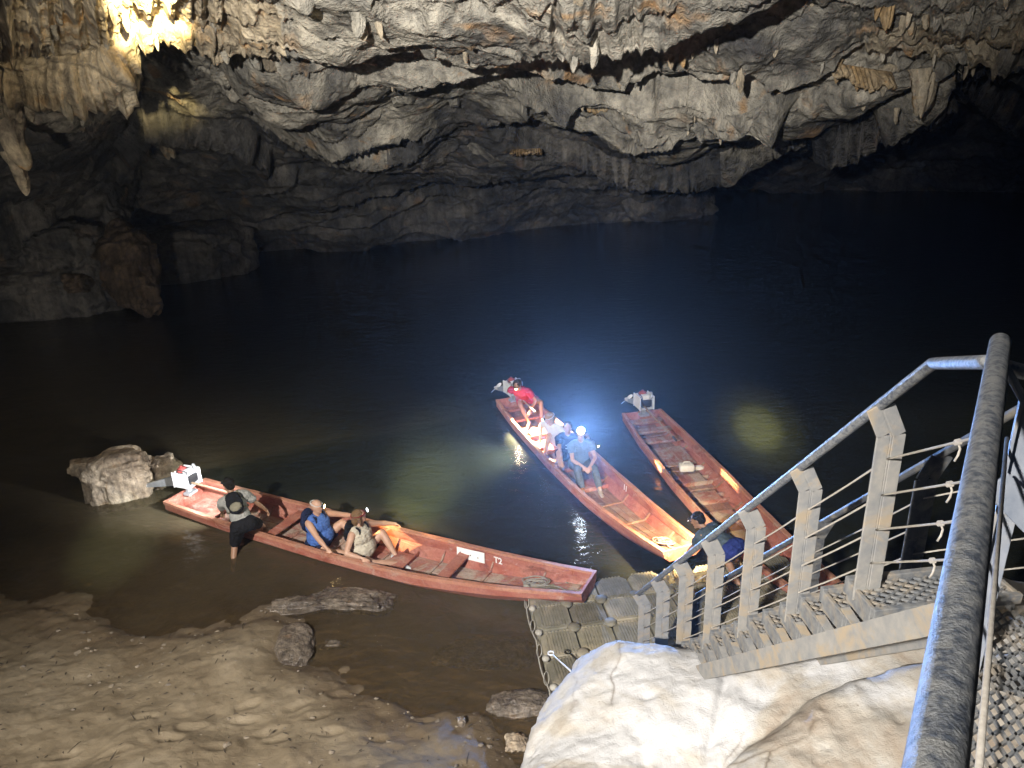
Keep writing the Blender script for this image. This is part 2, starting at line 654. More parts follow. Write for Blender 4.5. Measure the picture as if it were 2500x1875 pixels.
ST = [stalactite_mesh(k) for k in range(4)]
OCH = rock_material('ochre_flowstone', (0.22, 0.15, 0.08), (0.38, 0.265, 0.14), (0.50, 0.40, 0.27), (0.42, 0.22, 0.07), 2.4)
ST2 = []
for s_ in ST[:2]:
    o = s_.copy()
    o.data = s_.data.copy()
    o.data.materials.clear()
    o.data.materials.append(OCH)
    ST2.append(o)
# (px x, px y of root, px y of tip, distance, width factor, ochre)
HANG = [(585, 60, 142, 17.6, 1.0, 0), (612, 30, 128, 17.6, 0.8, 0), (668, 60, 148, 17.8, 1.0, 0), (690, 50, 120, 17.9, 0.8, 0),
        (840, -20, 42, 18.5, 1.2, 0), (915, -10, 76, 18.4, 0.9, 0), (936, -10, 66, 18.4, 1.0, 0), (1150, -30, 56, 18.2, 1.2, 0),
        (1015, 0, 46, 18.6, 0.8, 0), (1120, 80, 140, 20.4, 0.9, 0), (1320, 90, 158, 20.5, 1.4, 0), (1300, 70, 130, 20.3, 1.1, 1),
        (1520, 20, 82, 19.0, 1.2, 1), (1470, 20, 110, 19.6, 1.4, 0), (1400, 60, 120, 20.3, 1.1, 0), (1560, 20, 100, 19.2, 1.2, 0),
        (1705, 275, 332, 24.8, 1.5, 0), (1722, 275, 318, 24.8, 1.3, 0), (1775, 290, 318, 24.5, 1.4, 0), (1690, 110, 142, 20.6, 1.3, 0),
        (1885, 120, 170, 19.8, 1.2, 0), (1890, 30, 90, 18.4, 1.0, 0), (2165, -30, 76, 16.6, 0.9, 1), (2182, -30, 70, 16.6, 0.8, 1), (2155, -30, 50, 16.5, 0.8, 1),
        (2045, 150, 204, 19.6, 1.1, 1), (2095, 170, 224, 19.8, 1.0, 1), (2120, 190, 222, 20.0, 1.0, 1), (2165, 175, 236, 19.9, 1.0, 0), (2110, 215, 270, 20.6, 1.5, 0),
        (2246, 180, 284, 19.4, 1.2, 0), (2275, 180, 272, 19.4, 1.0, 0), (2258, 210, 288, 19.3, 1.0, 0), (2190, 268, 304, 21.0, 1.0, 0), (2060, 240, 272, 21.0, 1.2, 0),
        (2360, 165, 196, 18.7, 1.0, 0), (2380, 160, 188, 18.7, 0.9, 0), (2420, 140, 164, 18.4, 1.0, 0), (2455, 140, 168, 18.2, 1.0, 0), (2485, 140, 166, 18.2, 1.0, 0),
        (60, 230, 300, 16.6, 1.3, 0), (20, 300, 420, 17.5, 1.6, 0), (30, 380, 480, 18.0, 1.2, 0), (130, 215, 262, 16.4, 1.3, 0), (175, 205, 255, 16.6, 1.3, 0), (225, 180, 228, 16.8, 1.1, 0), (265, 140, 188, 17.1, 1.2, 0),
        (95, 210, 262, 16.4, 1.2, 0), (415, 60, 112, 17.5, 1.2, 0), (440, 70, 100, 17.4, 1.0, 0),
        (415, 345, 388, 29.0, 1.6, 0), (515, 320, 366, 29.0, 1.3, 0), (398, 330, 392, 29.0, 1.2, 0)]
for k, (x, y0, y1, Y, wf, oc) in enumerate(HANG):
    a, b = D(x, y0, Y), D(x, y1, Y)
    L = a[2] - b[2]
    src = (ST2 if oc else ST)[k % (2 if oc else 4)]
    if k < 4:
        o = ST[k]
        o.parent = cave
    else:
        o = copy_part(src, 'stalactite', cave)
    o.location = a
    o.scale = (L * wf * 1.15, L * wf * 1.15, L)
    o.rotation_euler = (0.05 * math.sin(k), 0.05 * math.cos(3 * k), k * 1.7)


# many smaller stalactites on the undersides of the ledges
S2g = S2.reshape(NV, NU, 3)
N2 = normals(S2g) * (1 if sgn > 0 else -1)
rs = np.random.RandomState(11)
cand = np.argwhere((N2[..., 2] < -0.35) & (fv > 2.3) & (fv < 5.02) & (fu > -40) & (fu < 2540))
dens = fbm(S2g[cand[:, 0], cand[:, 1]] * 0.5, 3, 19)
cand = cand[dens > 0.12]
rs.shuffle(cand)
ST3 = []
for s_ in ST:
    me_ = s_.data.copy()
    me_.materials.clear()
    me_.materials.append(ROCK)
    ST3.append(me_)
for k, (j, i) in enumerate(cand[:120]):
    p_ = S2g[j, i]
    L = rs.uniform(0.16, 0.42) * (1.5 if rs.rand() < 0.15 else 1)
    o = copy_part(ST[k % 4], 'stalactite', cave)
    if rs.rand() < 0.65:
        o.data = ST3[k % 4]
    o.location = p_ + np.array([0, 0.14, 0.22 * L])
    wv_ = rs.uniform(0.9, 2.0)
    o.scale = (L * wv_, L * wv_, L)
    o.rotation_euler = (rs.uniform(-.06, .06), rs.uniform(-.06, .06), rs.uniform(0, 6.28))


# ochre hanging curtains (fluted sheets with ragged hems)
def curtain(x0, x1, ytop, ybot0, ybot1, Y0, Y1, mat, seed, amp=0.16):
    nu, nv = 70, 14
    V = np.zeros((nv, nu, 3))
    for i in range(nu):
        t = i / (nu - 1)
        x = x0 + (x1 - x0) * t
        Y = Y0 + (Y1 - Y0) * t
        a = D(x, ytop[0] + (ytop[1] - ytop[0]) * t, Y)
        b = D(x, ybot0 + (ybot1 - ybot0) * t, Y)
        hem = 0.68 + 0.22 * math.sin(t * 9 + seed * 3) + 0.16 * math.sin(t * 47 + seed * 2) * math.sin(t * 23 + seed)
        for j in range(nv):
            s = j / (nv - 1)
            p = a + (b - a) * s * hem
            p[1] += -amp * abs(math.sin(t * 30 + seed + 2.5 * math.sin(t * 7 + seed))) * (0.5 + 0.5 * s) + 0.25 * (1 - s)
            V[j, i] = p
    F0 = grid_faces(nu, nv)
    o = np_mesh('flowstone_curtain', V.reshape(-1, 3), F0, mat, cave)
    m = o.modifiers.new('thickness', 'SOLIDIFY')
    m.thickness = 0.12
    return o


curtain(1345, 1440, (248, 238), 262, 262, 25.0, 25.0, OCH, 1.0)
curtain(1432, 1632, (232, 228), 278, 262, 24.6, 24.6, OCH, 2.3)
curtain(2032, 2190, (150, 175), 200, 240, 19.4, 19.6, OCH, 3.1, 0.10)
curtain(1300, 1380, (70, 60), 140, 110, 20.2, 20.0, TUFA, 4.0)
curtain(1440, 1560, (10, 0), 120, 95, 19.0, 18.6, TUFA, 5.5)
curtain(1250, 1320, (366, 362), 376, 374, 29.0, 29.0, OCH, 6.1, 0.2)


# ------------------------------------------------------------------ rocks
def ico(sub):
    bm = bmesh.new()
    bmesh.ops.create_icosphere(bm, subdivisions=sub, radius=1)
    V = np.array([v.co[:] for v in bm.verts])
    Fq = np.array([[v.index for v in f.verts] for f in bm.faces])
    bm.free()
    return V, Fq


IV, IF = ico(6)
IV5, IF5 = ico(5)


def rock(name, loc, size, mat, seed, label, cat='rock', group=None, rz=0.0, tilt=0.0, rough=0.30, blocky=0.6, sub=6, strat=0.0, parent=None):
    V0, F0 = (IV, IF) if sub == 6 else (IV5, IF5)
    V = V0.copy()
    p = V * (1 - blocky) + np.sign(V) * np.abs(V) ** 0.55 * blocky * 0.85
    d = fbm(V * 1.1 + seed, 4, seed) * rough + ridged(V * 2.3 + seed, 4, seed + 3) * rough * 0.35 + fbm(V * 6 + seed, 4, seed + 5) * rough * 0.16 + ridged(V * 13 + seed, 2, seed + 8) * rough * 0.05
    if strat:
        q = (V @ np.array([0.3, 0.2, 1.0])) * 4 + fbm(V * 1.5, 3, seed + 9) * 0.8
        d = d + (q - np.floor(q)) * strat
    p = p * (1 + d[:, None])
    p = p * np.array(size)
    R = np.array(Euler((tilt, 0, rz)).to_matrix())
    p = p @ R.T
    o = np_mesh(name, p, F0, mat, parent)
    o.location = Vector(loc)
    if parent is None:
        tag(o, label, cat, group)
    return o


# dark spur of rock slanting into the water at the left, brown towards its tip
spur = empty('rock_spur', tuple(W(330, 765, 0)))
tag(spur, 'dark slanting rock spur with a brown tip dipping into the water, left wall', 'rock')


def strut_rock(name, pts, radii, mat, seed, parent, nu=90, flat=0.6):
    pts = np.array(pts)
    nv = 120
    C = catmull(pts, np.linspace(0, len(pts) - 1, nv))
    Rr = np.interp(np.linspace(0, len(pts) - 1, nv), np.arange(len(pts)), radii)
    V = np.zeros((nv, nu, 3))
    for j in range(nv):
        t = C[min(j + 1, nv - 1)] - C[max(j - 1, 0)]
        s, u = frame_from(t, (0, 1, 0))
        s, u = np.array(s), np.array(u)
        for i in range(nu):
            a = 2 * math.pi * i / nu
            ca, sa = math.cos(a), math.sin(a)
            ca, sa = math.copysign(abs(ca) ** 0.7, ca), math.copysign(abs(sa) ** 0.7, sa)
            V[j, i] = C[j] + Rr[j] * (s * ca + u * sa * flat)
    Vf = V.reshape(-1, 3)
    cc = np.repeat(C, nu, 0)
    dirn = Vf - cc
    dirn /= np.linalg.norm(dirn, axis=1, keepdims=True) + 1e-9
    dd = fbm(Vf * 0.55, 4, seed) * 0.55 + ridged(Vf * 1.1, 4, seed + 2) * 0.3 + fbm(Vf * 3, 3, seed + 4) * 0.1
    Vf = Vf + dirn * dd[:, None] * np.minimum(1, np.repeat(Rr, nu) / 1.0)[:, None]
    Fc = np.array([[j * nu + i, j * nu + (i + 1) % nu, (j + 1) * nu + (i + 1) % nu, (j + 1) * nu + i] for j in range(nv - 1) for i in range(nu)])
    L = np.array(parent.location)
    return np_mesh(name, Vf - L, Fc, mat, parent)


strut_rock('spur_shaft', [D(150, 330, 34), D(205, 470, 32), D(250, 560, 30.5), D(290, 640, 29.2)], [2.2, 1.6, 1.3, 1.1], ROCKD, 201, spur, 90, 0.45)
strut_rock('spur_tip', [D(255, 580, 29.6), D(300, 660, 28.6), D(345, 720, 27.9), D(380, 770, 27.4)], [0.8, 1.0, 0.85, 0.3], BROWN, 207, spur, 90, 0.5)
rock('wall_boulder', D(90, 690, 29.5), (3.6, 2.4, 1.7), ROCKD, 31, 'dark broken rock mass at the foot of the left wall', tilt=0.2)
rock('wall_boulder', D(20, 560, 31), (3.2, 2.6, 2.6), ROCKD, 37, 'large dark hanging block above the rock mass at the left edge')
rock('wall_boulder', D(440, 640, 35.5), (3.4, 2.2, 1.9), ROCKD, 39, 'low dark rock buttress at the waterline behind the spur', tilt=0.15)
rock('wall_boulder', D(180, 640, 29.0) , (1.9, 1.2, 1.5), ROCKD, 43, 'squarish dark block wedged left of the brown spur tip', strat=0.08)
rock('brown_stone', D(186, 690, 27.6), (0.45, 0.4, 0.32), BROWN, 44, 'small brown stone at the waterline left of the brown spur tip', sub=5, rough=0.5)
# the end of the long wall, a buttress running out into the river
rock('wall_buttress', D(1590, 470, 47.5), (3.8, 2.4, 2.9), ROCKD, 47, 'dark jagged end of the long wall running out into the river', rz=0.3, rough=0.36, strat=0.06)

# big boulder standing in the water at the stern of the nearest boat
b0 = W(285, 1228, 0)
boulder = rock('boulder', (b0[0], b0[1] + 0.45, 0.22), (0.74, 0.55, 0.62), BOULD, 53, 'big brown grey boulder standing in the water behind the motor of the nearest boat', 'boulder', rz=0.3, rough=0.22, blocky=0.8)
b1 = W(168, 1165, 0.3)
rock('stone', (b1[0] + 0.15, b1[1] + 0.45, 0.30), (0.34, 0.26, 0.20), BOULD, 57, 'small brown knob of rock at the left of the big boulder', 'stone', sub=5)
b1 = W(388, 1180, 0.15)
rock('stone', (b1[0], b1[1] + 0.35, 0.12), (0.36, 0.42, 0.46), BOULD, 59, 'brown leaning slab right of the big boulder by the boat motor', 'stone', sub=5, rz=0.6)

# ------------------------------------------------------------------ river bed and mud bank (one sheet)
MUD, nt, b = newmat('wet_river_mud')
v = coords(nt)
n1 = noise_tex(nt, v, 0.9, 8, 0.62, 0.8)
r1 = ramp(nt, [(0.30, (0.125, 0.096, 0.062)), (0.5, (0.185, 0.148, 0.098)), (0.72, (0.255, 0.212, 0.15))])
nt.links.new(n1, r1.inputs[0])
n2 = noise_tex(nt, v, 14, 7, 0.7, 0.4)
r2 = ramp(nt, [(0.30, (0.55, 0.52, 0.50)), (0.42, (0.95, 0.95, 0.95)), (0.7, (1.1, 1.09, 1.07))])
nt.links.new(n2, r2.inputs[0])
c = mixc(nt, 0.65, r1.outputs[0], r2.outputs[0], 'MULTIPLY')
# damp margin just above the water: darker and shinier
gp = nt.nodes.new('ShaderNodeNewGeometry')
sx_ = nt.nodes.new('ShaderNodeSeparateXYZ')
nt.links.new(gp.outputs['Position'], sx_.inputs[0])
jm = nd(nt, 'ShaderNodeMath', _operation='MULTIPLY_ADD')
nt.links.new(n1, jm.inputs[0])
jm.inputs[1].default_value = -0.22
nt.links.new(sx_.outputs['Z'], jm.inputs[2])
rw = ramp(nt, [(0.0, (0.62, 0.58, 0.55)), (0.10, (1, 1, 1))])
nt.links.new(jm.outputs[0], rw.inputs[0])
c = mixc(nt, 1.0, c, rw.outputs[0], 'MULTIPLY')
rr_ = ramp(nt, [(0.0, (0.45, 0.45, 0.45)), (0.12, (0.68, 0.68, 0.68))])
nt.links.new(jm.outputs[0], rr_.inputs[0])
nt.links.new(rr_.outputs[0], b.inputs['Roughness'])
nt.links.new(c, b.inputs['Base Color'])
b.inputs['Specular IOR Level'].default_value = 0.3
bump(nt, b, noise_tex(nt, coords(nt, (1, 1.6, 1)), 9, 6, 0.72, 0.7), 0.45, 0.04)

SHORE = np.array([(-40, 24), (-14, 12.9), (-8.65, 10.36), (-6.97, 9.52), (-5.16, 8.85), (-4.4, 9.0), (-3.75, 9.15), (-3.35, 9.0), (-3.12, 8.5), (-2.55, 8.15),
                  (-2.1, 7.85), (-1.7, 7.45), (-1.32, 7.24), (-1.1, 7.33), (-0.75, 7.25), (-0.44, 7.22), (-0.30, 6.9), (-0.10, 6.55), (0.6, 6.2), (3, 5.9), (12, 6.5), (40, 9)])


def shore_sd(X, Y):
    P = np.stack([X, Y], 1)
    best = np.full(len(P), 1e9)
    for a, b_ in zip(SHORE[:-1], SHORE[1:]):
        ab = b_ - a
        t = np.clip(((P - a) @ ab) / (ab @ ab), 0, 1)
        q = a + t[:, None] * ab
        best = np.minimum(best, np.hypot(P[:, 0] - q[:, 0], P[:, 1] - q[:, 1]))
    ys = np.interp(X, SHORE[:, 0], SHORE[:, 1])
    return np.where(Y < ys, best, -best)


def bed_height(X, Y):
    sd = shore_sd(X, Y)
    P = np.stack([X, Y, X * 0], 1)
    sdw = sd + fbm(P * 1.3, 5, 301, 0.6) * 0.14
    land = np.clip(sdw, 0, None)
    z = sstep(0, 0.22, land) * 0.055 + land * 0.17 + 0.05 * sstep(0.6, 2.5, land)
    wat = np.clip(-sdw, 0, None)
    left = 1 - sstep(-3.5, 0.5, X)
    deep = 0.10 * wat + 0.45 * np.clip(wat - (1.3 + 1.2 * left), 0, None)
    z = z - np.minimum(deep, 3.0)
    onl = sstep(-1.5, 0.1, sdw)
    z = z + onl * (fbm(P * 0.7, 4, 311) * 0.10 + ridged(P * np.array([0.9, 1.3, 1]), 3, 321, 0.45) * 0.030 + fbm(P * 4.5, 4, 331) * 0.012 + fbm(P * 16, 3, 341) * 0.007)
    return z


rs = np.random.RandomState(23)
FOOT = []
for track in range(3):
    x_, y_ = rs.uniform(-6, -1), rs.uniform(5.0, 7.2)
    a_ = rs.uniform(-0.5, 0.8)
    for k in range(8):
        FOOT.append((x_ + math.cos(a_) * 0.55 * k - math.sin(a_) * 0.11 * (-1) ** k, y_ + math.sin(a_) * 0.55 * k + math.cos(a_) * 0.11 * (-1) ** k, a_ + rs.uniform(-.3, .3)))
        a_ += rs.uniform(-0.18, 0.18)


def dents(X, Y):
    z = np.zeros_like(X)
    for fx_, fy_, fa_ in FOOT:
        dx_, dy_ = X - fx_, Y - fy_
        m_ = (np.abs(dx_) < 0.4) & (np.abs(dy_) < 0.4)
        u_ = (dx_[m_] * math.cos(fa_) + dy_[m_] * math.sin(fa_)) / 0.15
        v_ = (-dx_[m_] * math.sin(fa_) + dy_[m_] * math.cos(fa_)) / 0.062
        q_ = u_ * u_ + v_ * v_
        z[m_] += -0.030 * np.exp(-q_ ** 2) + 0.008 * np.exp(-(np.sqrt(q_) - 1.45) ** 2 / 0.08)
    return z


xs = np.concatenate([np.linspace(-40, -10.2, 50), np.linspace(-10, 1.5, 420), np.linspace(1.7, 40, 60)])
ys = np.concatenate([np.linspace(-8, 3.1, 20), np.linspace(3.2, 13.5, 330), np.linspace(13.8, 62, 50)])
GX, GY = np.meshgrid(xs, ys)
GZ = bed_height(GX.ravel(), GY.ravel())
GZ = GZ + dents(GX.ravel(), GY.ravel()) * (GZ > 0.06)
ground = np_mesh('mud_bank', np.stack([GX.ravel(), GY.ravel(), GZ], 1), grid_faces(len(xs), len(ys)), MUD)
tag(ground, kind='structure')

# ------------------------------------------------------------------ water
WAT, nt, b = newmat('murky_river_water')
nt.nodes.remove(b)
out = nt.nodes['Material Output']
v = coords(nt)
n1 = noise_tex(nt, coords(nt, (1, 1.7, 1)), 2.3, 4, 0.55, 0.6)
n2 = noise_tex(nt, coords(nt, (1, 1.5, 1)), 9.0, 3, 0.5, 0.4)
ad = nd(nt, 'ShaderNodeMath', _operation='MULTIPLY_ADD')
nt.links.new(n2, ad.inputs[0])
ad.inputs[1].default_value = 0.22
nt.links.new(n1, ad.inputs[2])
bp = nd(nt, 'ShaderNodeBump', Strength=0.8, Distance=0.035)
nt.links.new(ad.outputs[0], bp.inputs['Height'])
gl = nd(nt, 'ShaderNodeBsdfGlossy', Roughness=0.04)
nt.links.new(bp.outputs[0], gl.inputs['Normal'])
at = nt.nodes.new('ShaderNodeAttribute')
at.attribute_name = 'water_depth'
rc = ramp(nt, [(0.0, (0.19, 0.145, 0.088)), (0.35, (0.125, 0.102, 0.060)), (0.75, (0.034, 0.035, 0.022)), (1.0, (0.018, 0.020, 0.015))])
nt.links.new(at.outputs['Fac'], rc.inputs[0])
df = nd(nt, 'ShaderNodeBsdfDiffuse')
nt.links.new(bp.outputs[0], df.inputs['Normal'])
nt.links.new(rc.outputs[0], df.inputs[0])
tr = nd(nt, 'ShaderNodeBsdfTransparent')
tr.inputs[0].default_value = (0.86, 0.76, 0.58, 1)
rt_ = ramp(nt, [(0.0, (0.85, 0.85, 0.85)), (0.25, (0.55, 0.55, 0.55)), (0.7, (0.12, 0.12, 0.12)), (1.0, (0.03, 0.03, 0.03))])
nt.links.new(at.outputs['Fac'], rt_.inputs[0])
m1 = nd(nt, 'ShaderNodeMixShader')
nt.links.new(rt_.outputs[0], m1.inputs[0])
nt.links.new(df.outputs[0], m1.inputs[1])
nt.links.new(tr.outputs[0], m1.inputs[2])
fr = nd(nt, 'ShaderNodeFresnel', IOR=1.33)
nt.links.new(bp.outputs[0], fr.inputs['Normal'])
m2 = nd(nt, 'ShaderNodeMixShader')
nt.links.new(fr.outputs[0], m2.inputs[0])
nt.links.new(m1.outputs[0], m2.inputs[1])
nt.links.new(gl.outputs[0], m2.inputs[2])
nt.links.new(m2.outputs[0], out.inputs[0])
# stones along the shore
p = W(745, 1555, 0.1)
rock('stone', (p[0] - 0.16, p[1] - 0.10, -0.02), (0.36, 0.52, 0.20), WETR, 61, 'smooth grey blue wet stone at the end of the mud spit', 'stone', rz=0.2, sub=6, rough=0.14, blocky=0.2)
p = W(800, 1470, 0)
rock('stone', (p[0] + 0.35, p[1], -0.03), (0.62, 0.26, 0.17), WETR, 63, 'long wet rock awash between the nearest boat and the mud spit', 'stone', sub=6, rz=-0.1, rough=0.26)
rock('stone', (p[0] - 0.45, p[1] - 0.02, -0.05), (0.55, 0.20, 0.13), WETR, 65, 'low flat wet rock joining the left end of the awash rock', 'stone', sub=5, rz=0.05)
p = W(815, 1568, 0)
rock('stone', (p[0], p[1], -0.09), (0.22, 0.10, 0.11), WETR, 67, 'small stone just breaking the water right of the mud spit', 'stone', sub=5)
p = W(1180, 1575, 0)
rock('stone', (p[0], p[1] - 0.1, -0.16), (0.62, 0.36, 0.165), WETR, 69, 'brown rippled rock just under the water left of the floating dock', 'stone', sub=6, rough=0.3)
p = W(1272, 1712, 0.05)
rock('stone', (p[0], p[1], -0.02), (0.42, 0.22, 0.15), WETR, 71, 'rounded wet grey stone in the water beside the pale rock', 'stone', sub=6, rough=0.15, blocky=0.25)
p = W(1126, 1750, 0.18)
zz = float(bed_height(np.array([p[0]]), np.array([p[1]]))[0])
rock('stone', (p[0], p[1], zz + 0.03), (0.05, 0.06, 0.06), WETR, 73, 'small dark upright stone lying on the mud near the water edge', 'stone', sub=5)
p = W(1200, 1800, 0.1)
rock('stone', (p[0] + 0.28, p[1], -0.02), (0.14, 0.15, 0.10), BOULD, 75, 'small pale stone at the foot of the pale rock by the mud', 'stone', sub=5)

# ------------------------------------------------------------------ the big pale rock in the foreground
OUT = [W(1150, 2050, 2.2), W(1225, 1875, 2.15), W(1290, 1750, 2.1), W(1345, 1670, 2.1), W(1400, 1612, 2.1), W(1450, 1575, 2.15), W(1520, 1560, 2.2), W(1590, 1556, 2.3), W(1650, 1566, 2.3),
       W(1740, 1592, 2.35)]
OUT = np.array([p[:2] for p in OUT])
OUT = np.concatenate([OUT, np.array([(1.85, 5.45), (2.5, 5.9), (4.4, 5.9), (6.0, 4.6), (6.0, -3), (-0.4, -3), (-0.25, 1.2), (-0.2, 2.6)])])


def poly_sd(P, poly):
    best = np.full(len(P), 1e9)
    ins = np.zeros(len(P), bool)
    n = len(poly)
    for i in range(n):
        a, b_ = poly[i], poly[(i + 1) % n]
        ab = b_ - a
        t = np.clip(((P - a) @ ab) / (ab @ ab), 0, 1)
        q = a + t[:, None] * ab
        best = np.minimum(best, np.hypot(*(P - q).T))
        cond = ((a[1] > P[:, 1]) != (b_[1] > P[:, 1]))
        xi = (b_[0] - a[0]) * (P[:, 1] - a[1]) / ((b_[1] - a[1]) + 1e-12) + a[0]
        ins ^= cond & (P[:, 0] < xi)
    return np.where(ins, best, -best)


gx = np.linspace(-1.2, 6.5, 300)
gy = np.linspace(-3.2, 6.4, 420)
PX, PY = np.meshgrid(gx, gy)
P2 = np.stack([PX.ravel(), PY.ravel()], 1)
P3 = np.stack([PX.ravel(), PY.ravel(), PX.ravel() * 0], 1)
sd = poly_sd(P2, OUT) + fbm(P3 * 2.2, 4, 401) * 0.07
rim = 1 - (1 - np.clip(sd / 0.55, 0, 1)) ** 2.4            # rounded shoulder
top = 2.42 + 0.16 * (P2[:, 0] - 1.0) + 0.10 * np.clip(4.6 - P2[:, 1], 0, 5)
# a separate slab on the right with a rounded edge, riding over the main mound
SLAB = np.array([W(1760, 2100, 2.75)[:2], W(1772, 1880, 2.75)[:2], W(1782, 1800, 2.75)[:2], W(1850, 1762, 2.75)[:2], W(1985, 1700, 2.75)[:2], W(2120, 1668, 2.75)[:2], W(2300, 1640, 2.75)[:2], (6.2, 3.6), (6.2, -3.1), (1.2, -3.1)])
ss = poly_sd(P2, SLAB) + fbm(P3 * 2.5, 4, 411) * 0.05
top = top + 0.24 * np.where(ss > 0, 1 - (1 - np.clip(ss / 0.25, 0, 1)) ** 2.2, 0)
hol = np.exp(-(((P2[:, 0] - 1.25) / 0.45) ** 2 + ((P2[:, 1] - 4.05) / 0.40) ** 2))
top = top - 0.16 * hol
crk = np.abs(P2[:, 0] - 1.42 - 0.35 * (P2[:, 1] - 4.4) + 0.12 * fbm(P3 * 2.0, 3, 415))
top = top - 0.05 * np.exp(-(crk / 0.05) ** 2) * sstep(4.0, 4.4, P2[:, 1])
zr = np.where(sd > 0, top - 0.24 * (1 - rim), top - 0.24 + sd * 5.0)
zr = zr + fbm(P3 * 0.8, 3, 421) * 0.08 + ridged(P3 * 1.5, 5, 431, 0.5) * 0.040 + fbm(P3 * 7, 5, 441, 0.6) * 0.014 - np.maximum(0, vnoise(P3 * 9, 447) - 0.6) * 0.05
zr = np.maximum(zr, -0.6)
side = (sd < 0.12)
SX = PX.ravel() + side * fbm(np.stack([P2[:, 0], P2[:, 1], zr], 1) * 1.6, 3, 451) * 0.06
prock = np_mesh('pale_rock', np.stack([SX, PY.ravel(), zr], 1), grid_faces(len(gx), len(gy)), WHITE)
tag(prock, 'huge pale cream rock in the foreground beside the steel stairs', 'rock')

# ================================================================== THINGS
GALV = simple('dusty_galvanised_steel', (0.30, 0.32, 0.34), (0.17, 0.19, 0.21), 14, 0.55, 0.25, 0.25, (0.40, 0.33, 0.24), 0.4, True, (0.38, 0.62))
MUDST = simple('mud_caked_steel', (0.27, 0.26, 0.24), (0.19, 0.195, 0.20), 11, 0.8, 0.0, 0.3, (0.30, 0.25, 0.185), 0.2)
DARKST = simple('dark_painted_steel', (0.055, 0.06, 0.07), (0.10, 0.105, 0.11), 16, 0.6, 0.1, 0.35, (0.17, 0.16, 0.14), 0.35)
PIPE = simple('flaking_pipe_paint', (0.055, 0.066, 0.088), (0.20, 0.21, 0.22), 60, 0.5, 0.1, 0.5, (0.20, 0.205, 0.205), 0.4, True, (0.38, 0.62))
TREADM = simple('blue_grey_tread_paint', (0.10, 0.112, 0.13), (0.21, 0.21, 0.205), 18, 0.65, 0.1, 0.3, (0.25, 0.22, 0.18), 0.3)
CABLE = simple('pale_cord', (0.32, 0.295, 0.26), (0.40, 0.375, 0.335), 60, 0.85, 0, 0.3, None, 0.2)

# ------------------------------------------------------------------ steel stairs
TA = np.array([1.359, 7.06, 1.814])
TD = np.array([0.063, -0.646, 0.663])
XR = np.array([1.0, 0.0975, 0.0])                      # across the stairs, to the right
XR /= np.linalg.norm(XR)
SW = 0.86


def T(i):
    return TA + TD * i


def Vv(a):
    return Vector((float(a[0]), float(a[1]), float(a[2])))


foot0 = T(-0.6) - np.array([0, 0, 1.1])
stairs = empty('staircase', tuple(foot0))
tag(stairs, 'steep steel staircase with open mesh treads leading down to the floating dock', 'stairs')


def part(mb, name, mat, parent, smooth=False, bevel=0.0):
    return mb.build(name, mat, parent, smooth, bevel, True)


def diamond_mesh(w, d, nx, ny, t=0.006, h=0.010):
    """expanded metal: zigzag strands, w along x, d along y"""
    mb = MB()
    dx, dy = w / nx, d / ny
    for r in range(ny + 1):
        y = -d / 2 + r * dy
        for sgn in (-1, 1):
            if (r == 0 and sgn < 0) or (r == ny and sgn > 0):
                continue
            for k in range(nx):
                x0 = -w / 2 + k * dx
                o = 0 if r % 2 == 0 else dx / 2
                xm = x0 + dx / 2
                for (xa, ya), (xb, yb) in (((x0, 0.0), (xm, 0.5)), ((xm, 0.5), (x0 + dx, 0.0))):
                    pa = (xa, y + sgn * ya * dy, 0)
                    pb = (xb, y + sgn * yb * dy, 0)
                    mb.bar(pa, pb, t, h)
    return mb


tread_depth = 0.25
mesh_src = None
TN = 21
for k in range(TN):
    i = -0.6 + k / 3.0
    c = T(i) - np.array([0, 0, 1.1]) + XR * (SW / 2 - 0.02)
    tr_o = empty('tread', (0, 0, 0))
    # tread = frame mesh with the expanded metal sheet as its piece
    bpy.data.objects.remove(tr_o)
    fr = MB()
    w = SW - 0.06
    fr.box((0, -tread_depth / 2, -0.02), (w, 0.03, 0.06))
    fr.box((0, tread_depth / 2, -0.035), (w, 0.035, 0.10))
    fr.box((-w / 2 + 0.012, 0, -0.058), (0.024, tread_depth - 0.034, 0.12))
    fr.box((w / 2 - 0.012, 0, -0.058), (0.024, tread_depth - 0.034, 0.12))
    if k == 0:
        t0 = fr.build('tread', TREADM, stairs, False, 0.004)
        m0 = diamond_mesh(w - 0.06, tread_depth - 0.05, 9, 4, 0.012, 0.012).build('tread_mesh', TREADM, t0)
        frame_data, mesh_data = t0.data, m0.data
        tt, mm = t0, m0
    else:
        tt = copy_part(t0, 'tread', stairs)
        mm = copy_part(m0, 'tread_mesh', tt)
    tt.location = Vv(c) - stairs.location
    tt.rotation_euler = (rad(random.uniform(-1.5, 1.5)), 0, math.atan2(XR[1], XR[0]))
    mm.location = (0, 0, -0.01)
# stringers: channel beams with flanges
for side, off in (('l', -0.06), ('r', SW + 0.02)):
    a = T(-1.1) - np.array([0, 0, 1.385]) + XR * off
    b_ = T(7.2) - np.array([0, 0, 1.385]) + XR * off
    mb = MB()
    mb.bar(a, b_, 0.016, 0.095)
    nrm = Vector(TD).cross(Vector(XR)).normalized()
    if nrm.z < 0:
        nrm = -nrm
    for s in (-1, 1):
        q = np.array(nrm) * 0.0545 * s + XR * 0.03
        mb.bar(a + q, b_ + q, 0.075, 0.014)
    part(mb, 'stringer', MUDST, stairs)
# little brackets under each tread on the near stringer
for k in range(TN):
    i = -0.6 + k / 3.0
    c = T(i) - np.array([0, 0, 1.262]) + XR * 0.0
    part(MB().box(Vv(c), (0.05, 0.20, 0.012)), 'tread_bracket', MUDST, stairs)


